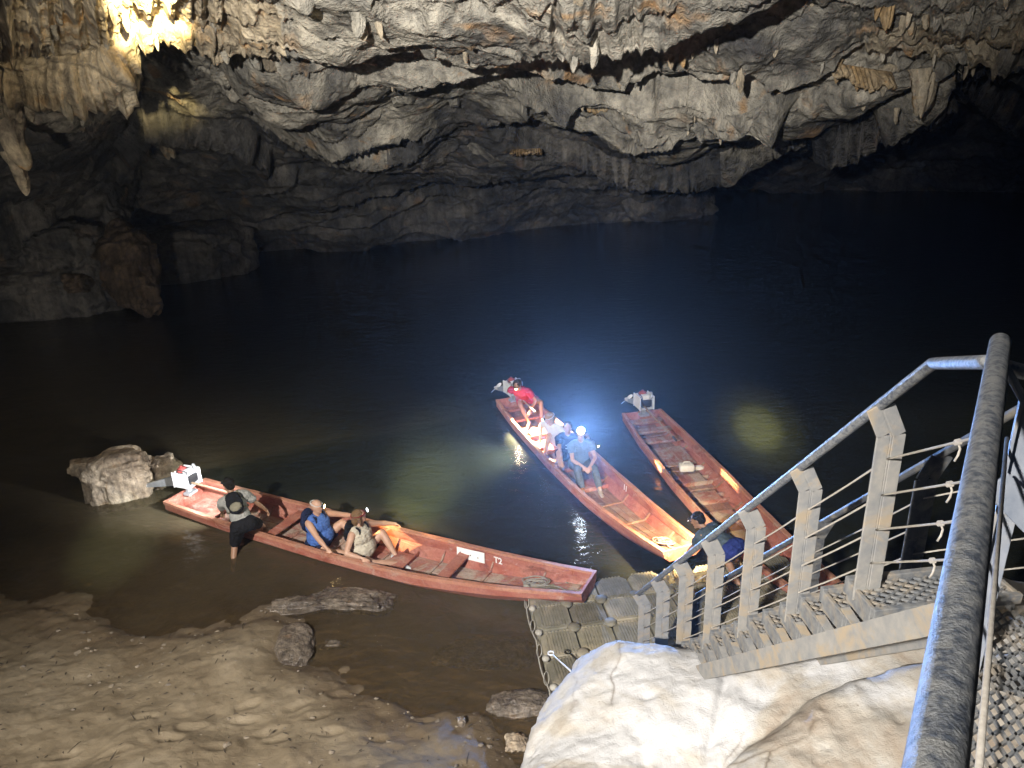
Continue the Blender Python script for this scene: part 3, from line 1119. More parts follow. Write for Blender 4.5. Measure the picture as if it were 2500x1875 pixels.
# ------------------------------------------------------------------ stair railings
def make_railing(label, off, i_posts, i0, i1, detail=True, cat='railing'):
    base = T(i0) - np.array([0, 0, 1.1]) + XR * off
    rl = empty('stair_railing', tuple(base))
    tag(rl, label, cat)
    o = XR * off
    mb = MB()
    pts = [T(i0) + o, T(i1) + o]
    if detail:
        kx = D(2412, 884, 2.35)
        kx2 = D(2560, 925, 2.30)
        pts += [kx, kx2]
    n = []
    for a, b_ in zip(pts[:-1], pts[1:]):
        for s in np.linspace(0, 1, 12, endpoint=False):
            n.append(Vv(a + (b_ - a) * s))
    n.append(Vv(pts[-1]))
    part(mb.tube(n, 0.026 if detail else 0.024, 14, rounded=True), 'handrail', PIPE if detail else DARKST, rl, True)
    inward = XR * (0.075 if detail else -0.075)
    posts = []
    for i in i_posts:
        tp = T(i) + o
        pm = MB()
        ft = tp - np.array([0, 0, 1.12]) + inward
        kn = tp - np.array([0, 0, 0.17]) + inward
        tpp = tp - np.array([0, 0, 0.02])
        ydir = np.array([-XR[1], XR[0], 0])
        for s in (-1, 1):                              # two flat bars with a slot between them
            q = ydir * 0.0 + XR * (0.0)
            q = XR * (s * 0.040)
            for a, b_ in ((ft, kn), (kn, tpp)):
                pm.bar(Vv(a + q), Vv(b_ + q), 0.066, 0.012, Vv(ydir))
        for a, b_ in ((ft, kn), (kn, tpp)):            # the web between
            pm.bar(Vv(a + ydir * 0.02), Vv(b_ + ydir * 0.02), 0.012, 0.05, Vv(ydir))
        po = part(pm, 'post', MUDST if detail else DARKST, rl, False, 0.003)
        posts.append((tp + inward))
    # cords
    for z in (0.30, 0.50, 0.70, 0.90):
        cm = MB()
        a = T(i_posts[0]) + o + inward - np.array([0, 0, z])
        b_ = T(i_posts[-1]) + o + inward - np.array([0, 0, z])
        pl = [Vv(a + (b_ - a) * s + np.array([0, 0, -0.006 * abs(math.sin(s * math.pi * (len(i_posts) - 1)))])) for s in np.linspace(0, 1, 40)]
        if not detail:
            pl = pl + [pl[-1] + Vector((0.5, -0.5, 0.45))]
        part(cm.tube(pl, 0.0055, 6), 'cord', CABLE, rl, True)
        if detail:
            e = pl[-1]
            tgt = Vv(D({0.30: 2400, 0.50: 2378, 0.70: 2352, 0.90: 2330}[z], {0.30: 1064, 0.50: 1172, 0.70: 1272, 0.90: 1366}[z], 2.25))
            cm = MB().tube([e + (tgt - e) * s for s in np.linspace(0, 1, 14)], 0.0055, 6)
            part(cm, 'cord', CABLE, rl, True)
            kn = e + (tgt - e) * 0.80
            km = MB()
            dv = (tgt - e).normalized()
            for q in range(5):
                c = kn + dv * (q - 2) * 0.010
                loop = [c + Vector((0, 0.008 * math.cos(a), 0.008 * math.sin(a))) + dv * 0.004 * math.sin(a + q) for a in np.linspace(0, 6.28, 10, endpoint=False)]
                km.tube(loop, 0.0045, 6, closed=True)
            km.tube([kn, kn + Vector((0.010, -0.005, -0.025)), kn + Vector((0.004, -0.01, -0.05)), kn + Vector((-0.004, -0.008, -0.075))], 0.0045, 6)
            part(km, 'knot', CABLE, rl, True)
    return rl


make_railing('mud caked near stair railing with bent posts, grey handrail and knotted cords', 0.0, [0, 1, 2, 3, 4, 5, 6], -0.12, 6.46)
make_railing('dark far side stair railing seen behind the near posts', SW + 0.02, [-0.4, 1.6, 3.3, 5.0], -0.7, 6.2, False)

# ------------------------------------------------------------------ landing with its rail, beside the photographer
LZ = 5.2
pt = np.array([0, 0, H]) + ray(2442, 835) * 2.35
pb_ = np.array([0, 0, H]) + ray(2262, 2010) * 0.72
rail = empty('landing_railing', (float(pt[0]), float(pt[1]), LZ))
tag(rail, 'thick flaking blue grey pipe rail of the landing, closest to the viewer', 'railing')
pts = [Vv(pt + (pb_ - pt) * s) for s in np.linspace(0, 1.25, 40)]
part(MB().tube(pts, 0.030, 24, rounded=True), 'handrail', PIPE, rail, True)
dirr = Vector(tuple(pb_ - pt)).normalized()
side_r = dirr.cross(Vector((0, 0, 1))).normalized()
if side_r.x < 0:
    side_r = -side_r
PLATE = simple('blue_grey_plate', (0.15, 0.175, 0.22), (0.24, 0.26, 0.30), 9, 0.5, 0.1, 0.2, (0.26, 0.25, 0.23), 0.4)
for s in (0.035, 1.02):
    c = Vv(pt + (pb_ - pt) * s)
    pm = MB()
    kn = c + side_r * 0.085 + Vector((0, 0, -0.15))
    ft = Vector((kn.x, kn.y, LZ - 0.1))
    hd = Vector((dirr.x, dirr.y, 0)).normalized()
    for q in (-0.028, 0.028):
        pm.bar(c + hd * q + Vector((0, 0, -0.02)), kn + hd * q, 0.010, 0.05, hd)
        pm.bar(kn + hd * q, ft + hd * q, 0.010, 0.05, hd)
    pm.bar(kn + side_r * 0.03, ft + side_r * 0.03, 0.055, 0.010, hd)
    part(pm, 'post', PLATE, rail, False, 0.002)
# folded brace plate
c = Vv(pt + (pb_ - pt) * 0.10) + Vector((0, 0, -0.42)) + side_r * 0.06
part(MB().bar(c + Vector((0, 0, 0.02)), c + side_r * 0.16 + Vector((0.02, 0.0, -0.14)), 0.09, 0.012, Vector((0, 1, 0))), 'brace', PLATE, rail, False, 0.002)
for z in (0.30, 0.50, 0.70, 0.90):
    a = Vv(pt + (pb_ - pt) * 0.03) + side_r * 0.07 + Vector((0, 0, -z))
    b_ = Vv(pt + (pb_ - pt) * 1.2) + side_r * 0.07 + Vector((0, 0, -z))
    part(MB().tube([a, b_], 0.006, 8), 'cord', CABLE, rail, True)

land = empty('landing', (1.6, 1.4, LZ))
tag(land, 'landing floor of rusty expanded metal grating, lower right corner', 'landing')
rot = math.atan2(dirr.y, dirr.x)
LW, LDp = 2.6, 1.5
gm = diamond_mesh(LW, LDp, 34, 36, 0.009, 0.014)
g = gm.build('grating', TREADM, land)
g.rotation_euler = (0, 0, rot)
mid = Vv(pt + (pb_ - pt) * 0.45) + side_r * (LDp / 2 + 0.05)
g.location = Vector((mid.x, mid.y, LZ)) - land.location
for q in (-1, 1):
    bm_ = MB().box((0, q * (LDp / 2 + 0.02), -0.05), (LW, 0.05, 0.14))
    o = bm_.build('edge_beam', TREADM, land, False, 0.004)
    o.location = g.location
    o.rotation_euler = (0, 0, rot)
for q in (-0.8, 0.0, 0.8):
    bm_ = MB().box((q * 1.2, 0, -0.06), (0.05, LDp - 0.02, 0.08))
    o = bm_.build('cross_beam', TREADM, land, False, 0.004)
    o.location = g.location
    o.rotation_euler = (0, 0, rot)

# ------------------------------------------------------------------ floating dock
DOCKM = simple('muddy_dock_plastic', (0.165, 0.155, 0.115), (0.225, 0.21, 0.165), 7, 0.7, 0, 0.25, (0.28, 0.25, 0.19), 0.3, False)
nt = DOCKM.node_tree
oi = nt.nodes.new('ShaderNodeObjectInfo')
ro_ = ramp(nt, [(0.0, (0.72, 0.70, 0.66)), (0.5, (1.0, 1.0, 1.0)), (1.0, (1.22, 1.18, 1.08))])
nt.links.new(oi.outputs['Random'], ro_.inputs[0])
bs_ = nt.nodes['Principled BSDF']
src_ = bs_.inputs['Base Color'].links[0].from_socket
nt.links.new(mixc(nt, 1.0, src_, ro_.outputs[0], 'MULTIPLY'), bs_.inputs['Base Color'])
DOCKL = simple('worn_dock_lug', (0.42, 0.40, 0.35), (0.30, 0.28, 0.24), 20, 0.7, 0, 0.2, None, 0.3, False)
DZ = 0.30
CU = 0.52
th = rad(7.5)
e1 = np.array([math.cos(th), math.sin(th), 0])
e2 = np.array([-math.sin(th), math.cos(th), 0])
do = W(1283, 1432, DZ)
dock = empty('floating_dock', tuple(do), th)
tag(dock, 'floating dock of muddy ribbed plastic cubes at the foot of the stairs', 'dock')


def cube_mesh():
    mb = MB()
    h = CU / 2 - 0.008
    ch = 0.085
    # body: octagonal plan (cut corners), slightly domed side
    prof = [(-h + ch, -h), (h - ch, -h), (h, -h + ch), (h, h - ch), (h - ch, h), (-h + ch, h), (-h, h - ch), (-h, -h + ch)]
    lev = [(-0.42, 0.97), (-0.05, 1.0), (-0.012, 0.985), (0.0, 0.955)]
    n = len(prof)
    vs = []
    for z, s in lev:
        vs += [(x * s, y * s, z) for x, y in prof]
    fs = []
    for l in range(len(lev) - 1):
        for i in range(n):
            j = (i + 1) % n
            fs.append((l * n + i, l * n + j, (l + 1) * n + j, (l + 1) * n + i))
    fs.append(tuple((len(lev) - 1) * n + i for i in range(n)))
    mb.add(vs, fs)
    for k in range(10):                                # anti-slip ribs
        x = -h + 0.075 + k * (2 * h - 0.15) / 9
        l = 2 * h - 0.09 - (0.10 if k in (0, 9) else 0)
        mb.box((x, 0, 0.006), (0.026, l, 0.016))
    for k in range(7):                                 # lug row along the far seam
        mb.ell((-h + 0.10 + k * (2 * h - 0.2) / 6, h - 0.012, 0.0), (0.024, 0.016, 0.014), None, 6, 4)
    return mb


c0 = cube_mesh().build('dock_cube', DOCKM, dock)
pm = MB()
pm.cyl((0, 0, -0.02), (0, 0, 0.012), 0.088, 18)
pm.cyl((0, 0, 0.012), (0, 0, 0.020), 0.080, 18, 0.070)
pin0 = pm.build('connector_pin', DOCKM, dock, True)
first = True
NXD, NYD = 8, 6
for r in range(NYD):
    for cidx in range(NXD):
        if r == 0 and cidx in (0,):
            pass
        if r == 0 and cidx == 3:
            pass
        loc = ((cidx + 0.5) * CU, -(r + 0.5) * CU, random.uniform(-0.018, 0.014))
        ro = (rad(random.uniform(-1.8, 1.8)), rad(random.uniform(-1.8, 1.8)), rad(random.uniform(-1.5, 1.5)))
        if first:
            c0.location, c0.rotation_euler = loc, ro
        else:
            copy_part(c0, 'dock_cube', dock, loc, ro)
        ploc = ((cidx + 1) * CU + random.uniform(-.004, .004), -(r + 1) * CU, 0.004)
        if first:
            pin0.location = ploc
        elif cidx < NXD - 1 and r < NYD - 1:
            copy_part(pin0, 'connector_pin', dock, ploc, (rad(random.uniform(-3, 3)), rad(random.uniform(-3, 3)), 0))
        first = False
# corner lugs and loops along the left edge
for r in range(NYD):
    o = MB().ell((0.015, -r * CU, -0.01), (0.055, 0.055, 0.04), None, 10, 6).build('corner_lug', DOCKL, dock, True)
    lp = MB()
    lp.tube([(-0.03 + 0.03 * math.cos(a), -(r + 0.5) * CU + 0.10 * math.sin(a), -0.10 + 0.06 * math.cos(a)) for a in np.linspace(0, 6.28, 18, endpoint=False)], 0.006, 6, closed=True)
    lp.build('edge_loop', DOCKL, dock, True)
rp = [(-0.02 - 0.03 * abs(math.sin(s * 9.5)), -0.1 - s * (NYD * CU - 0.3), -0.16 - 0.05 * abs(math.sin(s * 9.5))) for s in np.linspace(0, 1, 60)]
MB().tube(rp, 0.010, 6).build('edge_rope', DOCKL, dock, True)

CLEAT = simple('ochre_cleat_plastic', (0.45, 0.34, 0.16), (0.34, 0.25, 0.12), 14, 0.55, 0, 0.1)


def cleat(px_, py_, rz, label):
    p = W(px_, py_, DZ + 0.005)
    t = empty('mooring_cleat', tuple(p), rz)
    tag(t, label, 'cleat')
    MB().tube([(0, 0, 0), (0, 0, 0.05), (0, 0, 0.11)], [0.06, 0.035, 0.035], 14).build('stem', CLEAT, t, True)
    MB().tube([(-0.13, 0, 0.135), (-0.07, 0, 0.12), (0, 0, 0.115), (0.07, 0, 0.12), (0.13, 0, 0.135)], [0.018, 0.028, 0.034, 0.028, 0.018], 12, rounded=True).build('horns', CLEAT, t, True)
    MB().box((0, 0, 0.008), (0.16, 0.10, 0.016)).build('base_plate', CLEAT, t, False, 0.006)
    return t


cleat(1709, 1417, 0.2, 'ochre mooring cleat on the dock left of the bending person\'s legs')
cleat(1640, 1418, 1.5, 'ochre mooring cleat lying near the far dock edge by the second stair post')
cleat(1803, 1373, 1.2, 'ochre mooring cleat on the dock between the two right hand boats')

# eye bolt on a rod beside the pale rock
EYE = simple('white_painted_rod', (0.72, 0.72, 0.72), (0.6, 0.6, 0.6), 20, 0.5, 0.1, 0.05)
pe = W(1345, 1595, 0.75)
pr = D(1395, 1640, float(pe[1]) - 0.35)
eye = empty('eye_rod', tuple(pr))
tag(eye, 'white rod with a ring at its end leaning off the pale rock over the dock', 'rod')
dv = Vv(pe - pr).normalized()
sx, sy = frame_from(dv)
rm = MB().tube([Vv(pe) + (dv * math.cos(a) + sx * math.sin(a)) * 0.035 for a in np.linspace(0, 6.28, 20, endpoint=False)], 0.011, 8, closed=True)
part(rm, 'ring', EYE, eye, True)
part(MB().tube([Vv(pe) - dv * 0.03, Vv(pr), Vv(pr) - dv * 0.25], 0.010, 8), 'rod', EYE, eye, True)

# ------------------------------------------------------------------ boats
def paint(name, c1, c2, mudc, mudk):
    m, nt, b = newmat(name)
    v = coords(nt, (0.6, 1.4, 1.4), True)
    n1 = noise_tex(nt, v, 3.2, 8, 0.68, 0.5)
    r1 = ramp(nt, [(0.32, c1), (0.62, c2)])
    nt.links.new(n1, r1.inputs[0])
    n2 = noise_tex(nt, coords(nt, (1, 1, 1), True), 2.1, 9, 0.72, 0.9)
    r2 = ramp(nt, [(0.62 - mudk, (0, 0, 0)), (0.70 - mudk, (1, 1, 1))])
    nt.links.new(n2, r2.inputs[0])
    c = mixc(nt, r2.outputs[0], r1.outputs[0], mudc)
    n3 = noise_tex(nt, coords(nt, (1, 1, 1), True), 26, 6, 0.7)
    r3 = ramp(nt, [(0.3, (0.6, 0.58, 0.57)), (0.55, (1, 1, 1))])
    nt.links.new(n3, r3.inputs[0])
    c = mixc(nt, 0.7, c, r3.outputs[0], 'MULTIPLY')
    # long scrapes and bare worn patches
    n4 = noise_tex(nt, coords(nt, (0.35, 5.0, 5.0), True), 2.4, 5, 0.7, 0.6)
    r4 = ramp(nt, [(0.60, (0, 0, 0)), (0.66, (0.75, 0.75, 0.75))])
    nt.links.new(n4, r4.inputs[0])
    c = mixc(nt, r4.outputs[0], c, (c2[0] * 1.15, c2[1] * 1.5, c2[2] * 1.7))
    n5 = noise_tex(nt, coords(nt, (0.8, 2.0, 2.0), True), 1.6, 6, 0.7, 1.0)
    r5 = ramp(nt, [(0.34, (0.50, 0.42, 0.40)), (0.47, (1, 1, 1))])
    nt.links.new(n5, r5.inputs[0])
    c = mixc(nt, 0.9, c, r5.outputs[0], 'MULTIPLY')
    nt.links.new(c, b.inputs['Base Color'])
    b.inputs['Roughness'].default_value = 0.6
    b.inputs['Specular IOR Level'].default_value = 0.35
    bump(nt, b, n3, 0.25, 0.012)
    return m


RED = paint('faded_red_boat_paint', (0.31, 0.085, 0.055), (0.43, 0.19, 0.14), (0.45, 0.29, 0.235), 0.055)
REDF = paint('muddy_red_floor', (0.28, 0.085, 0.06), (0.42, 0.235, 0.185), (0.42, 0.335, 0.27), 0.15)
ORNG = paint('orange_red_gunwale', (0.42, 0.165, 0.10), (0.50, 0.26, 0.175), (0.44, 0.29, 0.22), 0.05)
BROWNW = paint('brown_weathered_boards', (0.21, 0.11, 0.08), (0.30, 0.18, 0.135), (0.33, 0.255, 0.20), 0.11)
WHITEP = simple('white_lettering_paint', (0.85, 0.85, 0.83), (0.78, 0.78, 0.76), 10, 0.5, 0, 0)
SIGNM = simple('white_plate', (0.86, 0.87, 0.86), (0.82, 0.83, 0.83), 5, 0.35, 0, 0)
SCREW = simple('dark_screw', (0.08, 0.08, 0.09), None, 10, 0.5, 0.4, 0)


class BoatShape:
    def __init__(s, L, ws, wm, wb, zs, zm, zb, rise):
        s.L, s.ws, s.wm, s.wb, s.zs, s.zm, s.zb, s.rise = L, ws, wm, wb, zs, zm, zb, rise

    def wt(s, t):
        return float(np.interp(t, [0, 0.18, 0.45, 0.68, 0.85, 1.0], [s.ws, s.ws * 0.35 + s.wm * 0.65, s.wm, s.wm * 0.93, s.wb * 0.45 + s.wm * 0.5, s.wb]))

    def zt(s, t):
        return s.zm + (s.zs - s.zm) * max(0, 1 - t / 0.3) ** 2 + (s.zb - s.zm) * max(0, (t - 0.5) / 0.5) ** 2

    def z0(s, t):
        return -0.14 + 0.06 * max(0, 1 - t / 0.25) ** 2 + (s.rise + 0.14) * max(0, (t - 0.62) / 0.38) ** 1.7

    def wbot(s, t):
        return s.wt(t) * 0.70


def make_boat(label, stern, bow, shp, seats, mats, ribs=8):
    stern, bow = np.array(stern), np.array(bow)
    mid = (stern + bow) / 2
    dr = bow - stern
    L = float(np.hypot(dr[0], dr[1]))
    shp.L = L
    t = empty('boat', (mid[0], mid[1], 0), math.atan2(dr[1], dr[0]))
    tag(t, label, 'boat')
    n = 44
    th_ = 0.035
    X = lambda s: (s - 0.5) * L
    vs, fs = [], []
    for k in range(n + 1):
        s = k / n
        wt_, wb_, zt_, z0_ = shp.wt(s), shp.wbot(s), shp.zt(s), shp.z0(s)
        ws = [(wt_, zt_), (wt_ * 0.93 + wb_ * 0.07 + 0.012, z0_ + (zt_ - z0_) * 0.5), (wb_, z0_), (-wb_, z0_), (-(wt_ * 0.93 + wb_ * 0.07 + 0.012), z0_ + (zt_ - z0_) * 0.5), (-wt_, zt_),
              (-wt_ + th_, zt_), (-(wt_ * 0.93 + wb_ * 0.07) + th_, z0_ + (zt_ - z0_) * 0.5), (-wb_ + th_, z0_ + th_), (wb_ - th_, z0_ + th_), (wt_ * 0.93 + wb_ * 0.07 - th_, z0_ + (zt_ - z0_) * 0.5), (wt_ - th_, zt_)]
        vs += [(X(s), y, z) for y, z in ws]
    m = 12
    for k in range(n):
        for i in range(m):
            j = (i + 1) % m
            fs.append((k * m + i, k * m + j, (k + 1) * m + j, (k + 1) * m + i))
    for k in (0, n):                                   # end boards
        a = k * m
        q = [(a + 0, a + 1, a + 10, a + 11), (a + 1, a + 2, a + 9, a + 10), (a + 2, a + 3, a + 8, a + 9), (a + 3, a + 4, a + 7, a + 8), (a + 4, a + 5, a + 6, a + 7)]
        fs += [x if k else x[::-1] for x in q]
    MB().add(vs, fs).build('hull', mats[0], t, False)
    # transom boards
    for nm, s, e in (('transom', 0.0, 1), ('bow_board', 1.0, -1)):
        wt_, wb_, zt_, z0_ = shp.wt(s), shp.wbot(s), shp.zt(s), shp.z0(s)
        x0, x1 = X(s) + e * 0.002, X(s) + e * 0.04
        v = []
        for x in (x0, x1):
            v += [(x, wt_ - 0.006, zt_ + 0.006), (x, wb_ - 0.006, z0_ + 0.006), (x, -wb_ + 0.006, z0_ + 0.006), (x, -wt_ + 0.006, zt_ + 0.006)]
        MB().add(v, [(0, 1, 2, 3), (7, 6, 5, 4), (0, 4, 5, 1), (1, 5, 6, 2), (2, 6, 7, 3), (3, 7, 4, 0)]).build(nm, mats[0], t)
    # gunwale strips
    for sd_ in (-1, 1):
        v, f = [], []
        for k in range(n + 1):
            s = k / n
            wt_, zt_ = shp.wt(s), shp.zt(s) + 0.002 * math.sin(k * 2.1)
            for y, z in ((wt_ + 0.022, zt_ - 0.045), (wt_ + 0.022, zt_ + 0.012), (wt_ - th_ - 0.012, zt_ + 0.012), (wt_ - th_ - 0.012, zt_ - 0.03)):
                v.append((X(s), sd_ * y, z))
        for k in range(n):
            for i in range(4):
                j = (i + 1) % 4
                q = (k * 4 + i, k * 4 + j, (k + 1) * 4 + j, (k + 1) * 4 + i)
                f.append(q if sd_ < 0 else q[::-1])
        f += [(0, 1, 2, 3), (n * 4 + 3, n * 4 + 2, n * 4 + 1, n * 4)]
        MB().add(v, f).build('gunwale', mats[1], t)
        # upper side plank inside, from midships to the bow
        v, f = [], []
        ka, kb = int(n * 0.5), int(n * 0.97)
        for k in range(ka, kb + 1):
            s = k / n
            wt_, wb_, zt_, z0_ = shp.wt(s), shp.wbot(s), shp.zt(s), shp.z0(s)
            hh = (zt_ - z0_) * 0.42 * min(1, 0.25 + (k - ka) / 3)
            yu, yl = wt_ - th_ - 0.002, wt_ - th_ - 0.002 - (wt_ * 0.07 - wb_ * 0.07) * hh / max(0.1, (zt_ - z0_) * 0.5)
            for y, z in ((yu, zt_ - 0.035), (yu - 0.02, zt_ - 0.035), (yl - 0.02, zt_ - hh), (yl, zt_ - hh)):
                v.append((X(s), sd_ * y, z))
        nn = kb - ka
        for k in range(nn):
            for i in range(4):
                j = (i + 1) % 4
                q = (k * 4 + i, k * 4 + j, (k + 1) * 4 + j, (k + 1) * 4 + i)
                f.append(q[::-1] if sd_ < 0 else q)
        f += [(0, 1, 2, 3), (nn * 4 + 3, nn * 4 + 2, nn * 4 + 1, nn * 4)]
        MB().add(v, f).build('side_plank', mats[0], t)
    # floor boards
    nb = 4
    for bidx in range(nb):
        v, f = [], []
        for k in range(1, n):
            s = k / n
            wb_, z0_ = shp.wbot(s) - th_ - 0.012, shp.z0(s) + th_
            y0 = -wb_ + (2 * wb_) * bidx / nb + 0.006
            y1 = -wb_ + (2 * wb_) * (bidx + 1) / nb - 0.006
            zz_ = z0_ + 0.004
            for y, z in ((y0, zz_), (y1, zz_), (y1, zz_ + 0.02), (y0, zz_ + 0.02)):
                v.append((X(s), y, z))
        nn = n - 2
        for k in range(nn):
            for i in range(4):
                j = (i + 1) % 4
                f.append((k * 4 + i, k * 4 + j, (k + 1) * 4 + j, (k + 1) * 4 + i)[::-1])
        f += [(0, 1, 2, 3), (nn * 4 + 3, nn * 4 + 2, nn * 4 + 1, nn * 4)]
        MB().add(v, f).build('floor_board', mats[2], t)
    # ribs
    for k in range(ribs):
        s = 0.10 + 0.80 * k / (ribs - 1)
        wt_, wb_, zt_, z0_ = shp.wt(s), shp.wbot(s), shp.zt(s), shp.z0(s)
        mb = MB()
        for sd_ in (-1, 1):
            mb.bar((X(s), sd_ * (wb_ - 0.045), z0_ + 0.06), (X(s), sd_ * (wt_ * 0.93 + wb_ * 0.07 - 0.05), z0_ + (zt_ - z0_) * 0.5), 0.035, 0.03, (1, 0, 0))
        mb.box((X(s), 0, z0_ + 0.075), (0.04, 2 * wb_ - 0.12, 0.03))
        mb.build('rib', mats[2], t, False, 0.004)
    # seats: (position, kind)
    for s, kind in seats:
        wt_, wb_, zt_, z0_ = shp.wt(s), shp.wbot(s), shp.zt(s), shp.z0(s)
        mb = MB()
        if kind == 'thwart':
            z = z0_ + (zt_ - z0_) * 0.62
            w = wt_ * 0.93 - 0.02
            mb.box((X(s), 0, z), (0.20, 2 * w, 0.03))
            mb.box((X(s), 0, z - 0.05), (0.03, 2 * w - 0.06, 0.06))
            mb.build('thwart', mats[3], t, False, 0.005)
        elif kind == 'low':
            z = z0_ + 0.15
            w = wb_ * 0.98
            mb.box((X(s), 0, z), (0.34, w * 1.15, 0.026))
            mb.box((X(s) - 0.10, 0, z - 0.055), (0.03, 2 * w, 0.08))
            mb.box((X(s) + 0.12, 0, z - 0.055), (0.03, 2 * w, 0.08))
            mb.build('low_seat', mats[3], t, False, 0.005)
        elif kind == 'deck':
            z = z0_ + 0.15
            w = wb_ * 0.95
            mb.box((X(s), -w * 0.5, z), (0.86, w * 0.98, 0.024))
            mb.box((X(s), w * 0.5, z + 0.004), (0.84, w * 0.98, 0.024))
            mb.build('deck_board', mats[3], t, False, 0.006)
    t['_L'] = L
    return t, shp


def boat_pt(t, shp, s, v, z):
    """point in boat: s along, v across in half widths (+ left), z height -> world"""
    L = shp.L
    c, sn = math.cos(t.rotation_euler.z), math.sin(t.rotation_euler.z)
    x, y = (s - 0.5) * L, v * shp.wt(s)
    return Vector((t.location.x + c * x - sn * y, t.location.y + sn * x + c * y, z))


def mid2(a, b_):
    return (np.array(a) + np.array(b_)) / 2


SH1 = BoatShape(8, 0.49, 0.58, 0.29, 0.26, 0.22, 0.56, 0.35)
boat1, _ = make_boat('nearest red boat on the left with two seated passengers and a white plate',
                     mid2(W(402, 1222, 0.26), W(497, 1171, 0.26)), mid2(W(1423, 1450, 0.56), W(1454, 1396, 0.56)), SH1,
                     [(0.12, 'thwart'), (0.30, 'thwart'), (0.40, 'low'), (0.60, 'low'), (0.72, 'thwart')], (RED, ORNG, REDF, RED))
SH2 = BoatShape(8, 0.40, 0.53, 0.34, 0.27, 0.24, 0.54, 0.34)
boat2, _ = make_boat('middle red boat crowded with four people, strongly lit inside',
                     mid2(W(1205, 973, 0.27), W(1292, 966, 0.27)), mid2(W(1639, 1361, 0.56), W(1697, 1308, 0.56)), SH2,
                     [(0.05, 'thwart'), (0.13, 'thwart'), (0.22, 'low'), (0.33, 'low'), (0.45, 'low'), (0.57, 'low')], (RED, ORNG, BROWNW, RED))
SH3 = BoatShape(8, 0.46, 0.58, 0.36, 0.27, 0.24, 0.54, 0.34)
boat3, _ = make_boat('empty faded red boat on the right behind the stair railing',
                     mid2(W(1521, 1010, 0.27), W(1611, 998, 0.27)), mid2(W(1965, 1462, 0.56), W(2035, 1405, 0.56)), SH3,
                     [(0.035, 'thwart'), (0.10, 'thwart'), (0.17, 'thwart'), (0.26, 'deck'), (0.40, 'low'), (0.50, 'low'), (0.60, 'low'), (0.70, 'low')], (RED, ORNG, BROWNW, REDF))


# ------------------------------------------------------------------ the river surface, parted by the three hulls
from mathutils.geometry import delaunay_2d_cdt


def waterline(t, shp):
    up_, dn_ = [], []
    for k in range(45):
        s = k / 44
        z0_, zt_ = shp.z0(s), shp.zt(s)
        if z0_ > -0.02:
            break
        wt_, wb_ = shp.wt(s), shp.wbot(s)
        wm_ = wt_ * 0.93 + wb_ * 0.07 + 0.012
        zm_ = z0_ + (zt_ - z0_) * 0.5
        w = np.interp(0.0, [z0_, zm_, zt_], [wb_, wm_, wt_]) - 0.016
        e = 0.018 if k == 0 else 0.0
        a = boat_pt(t, shp, s + e / shp.L, w / shp.wt(s), 0)
        b_ = boat_pt(t, shp, s + e / shp.L, -w / shp.wt(s), 0)
        up_.append((a.x, a.y))
        dn_.append((b_.x, b_.y))
    return up_ + dn_[::-1]


loops = [[(-60, 3.2), (70, 3.2), (70, 80), (-60, 80)]] + [waterline(a, b_) for a, b_ in ((boat1, SH1), (boat2, SH2), (boat3, SH3))]
V2, E2 = [], []
for gx_ in np.arange(-12, 4.01, 0.28):
    for gy_ in np.arange(5.6, 14.0, 0.28):
        V2.append(Vector((gx_ + 0.013, gy_ + 0.007)))
for lp in loops:
    o_ = len(V2)
    V2 += [Vector(p_) for p_ in lp]
    E2 += [(o_ + i_, o_ + (i_ + 1) % len(lp)) for i_ in range(len(lp))]
rv, re_, rf_, *_r = delaunay_2d_cdt(V2, E2, [], 0, 1e-5)
cen = np.array([[sum(rv[i_][0] for i_ in f_) / 3, sum(rv[i_][1] for i_ in f_) / 3] for f_ in rf_])
keep = np.ones(len(rf_), bool)
for lp in loops[1:]:
    keep &= poly_sd(cen, np.array(lp)) < 0
wm = MB().add([(p_[0], p_[1], 0) for p_ in rv], [tuple(f_) for f_, k_ in zip(rf_, keep) if k_]).build('water', WAT)
tag(wm, kind='structure')
pv_ = np.array([v_.co[:2] for v_ in wm.data.vertices])
dep = np.clip(-bed_height(pv_[:, 0], pv_[:, 1]), 0, None)
far_ = (pv_[:, 1] > 20) | (np.abs(pv_[:, 0]) > 30)
dep[far_] = 3
at_ = wm.data.attributes.new('water_depth', 'FLOAT', 'POINT')
at_.data.foreach_set('value', np.clip(dep / 1.2, 0, 1).astype(np.float32))


# white plate and lettering on the far inner side of the nearest boat
def side_frame(t, shp, s, sd_, frac):
    """point on inner side plank, tangent, outward (inboard) normal"""
    def P(s_, f_):
        zt_, z0_ = shp.zt(s_), shp.z0(s_)
        z = zt_ - (zt_ - z0_) * f_
        wi = shp.wt(s_) - 0.035 - 0.028 - 0.03 * f_
        return boat_pt(t, shp, s_, sd_ * wi / shp.wt(s_), z)
    p = P(s, frac)
    tx = (P(s + 0.02, frac) - P(s - 0.02, frac)).normalized()
    uz = (P(s, frac - 0.1) - P(s, frac + 0.1)).normalized()
    nn = tx.cross(uz).normalized()
    return p, tx, uz, nn


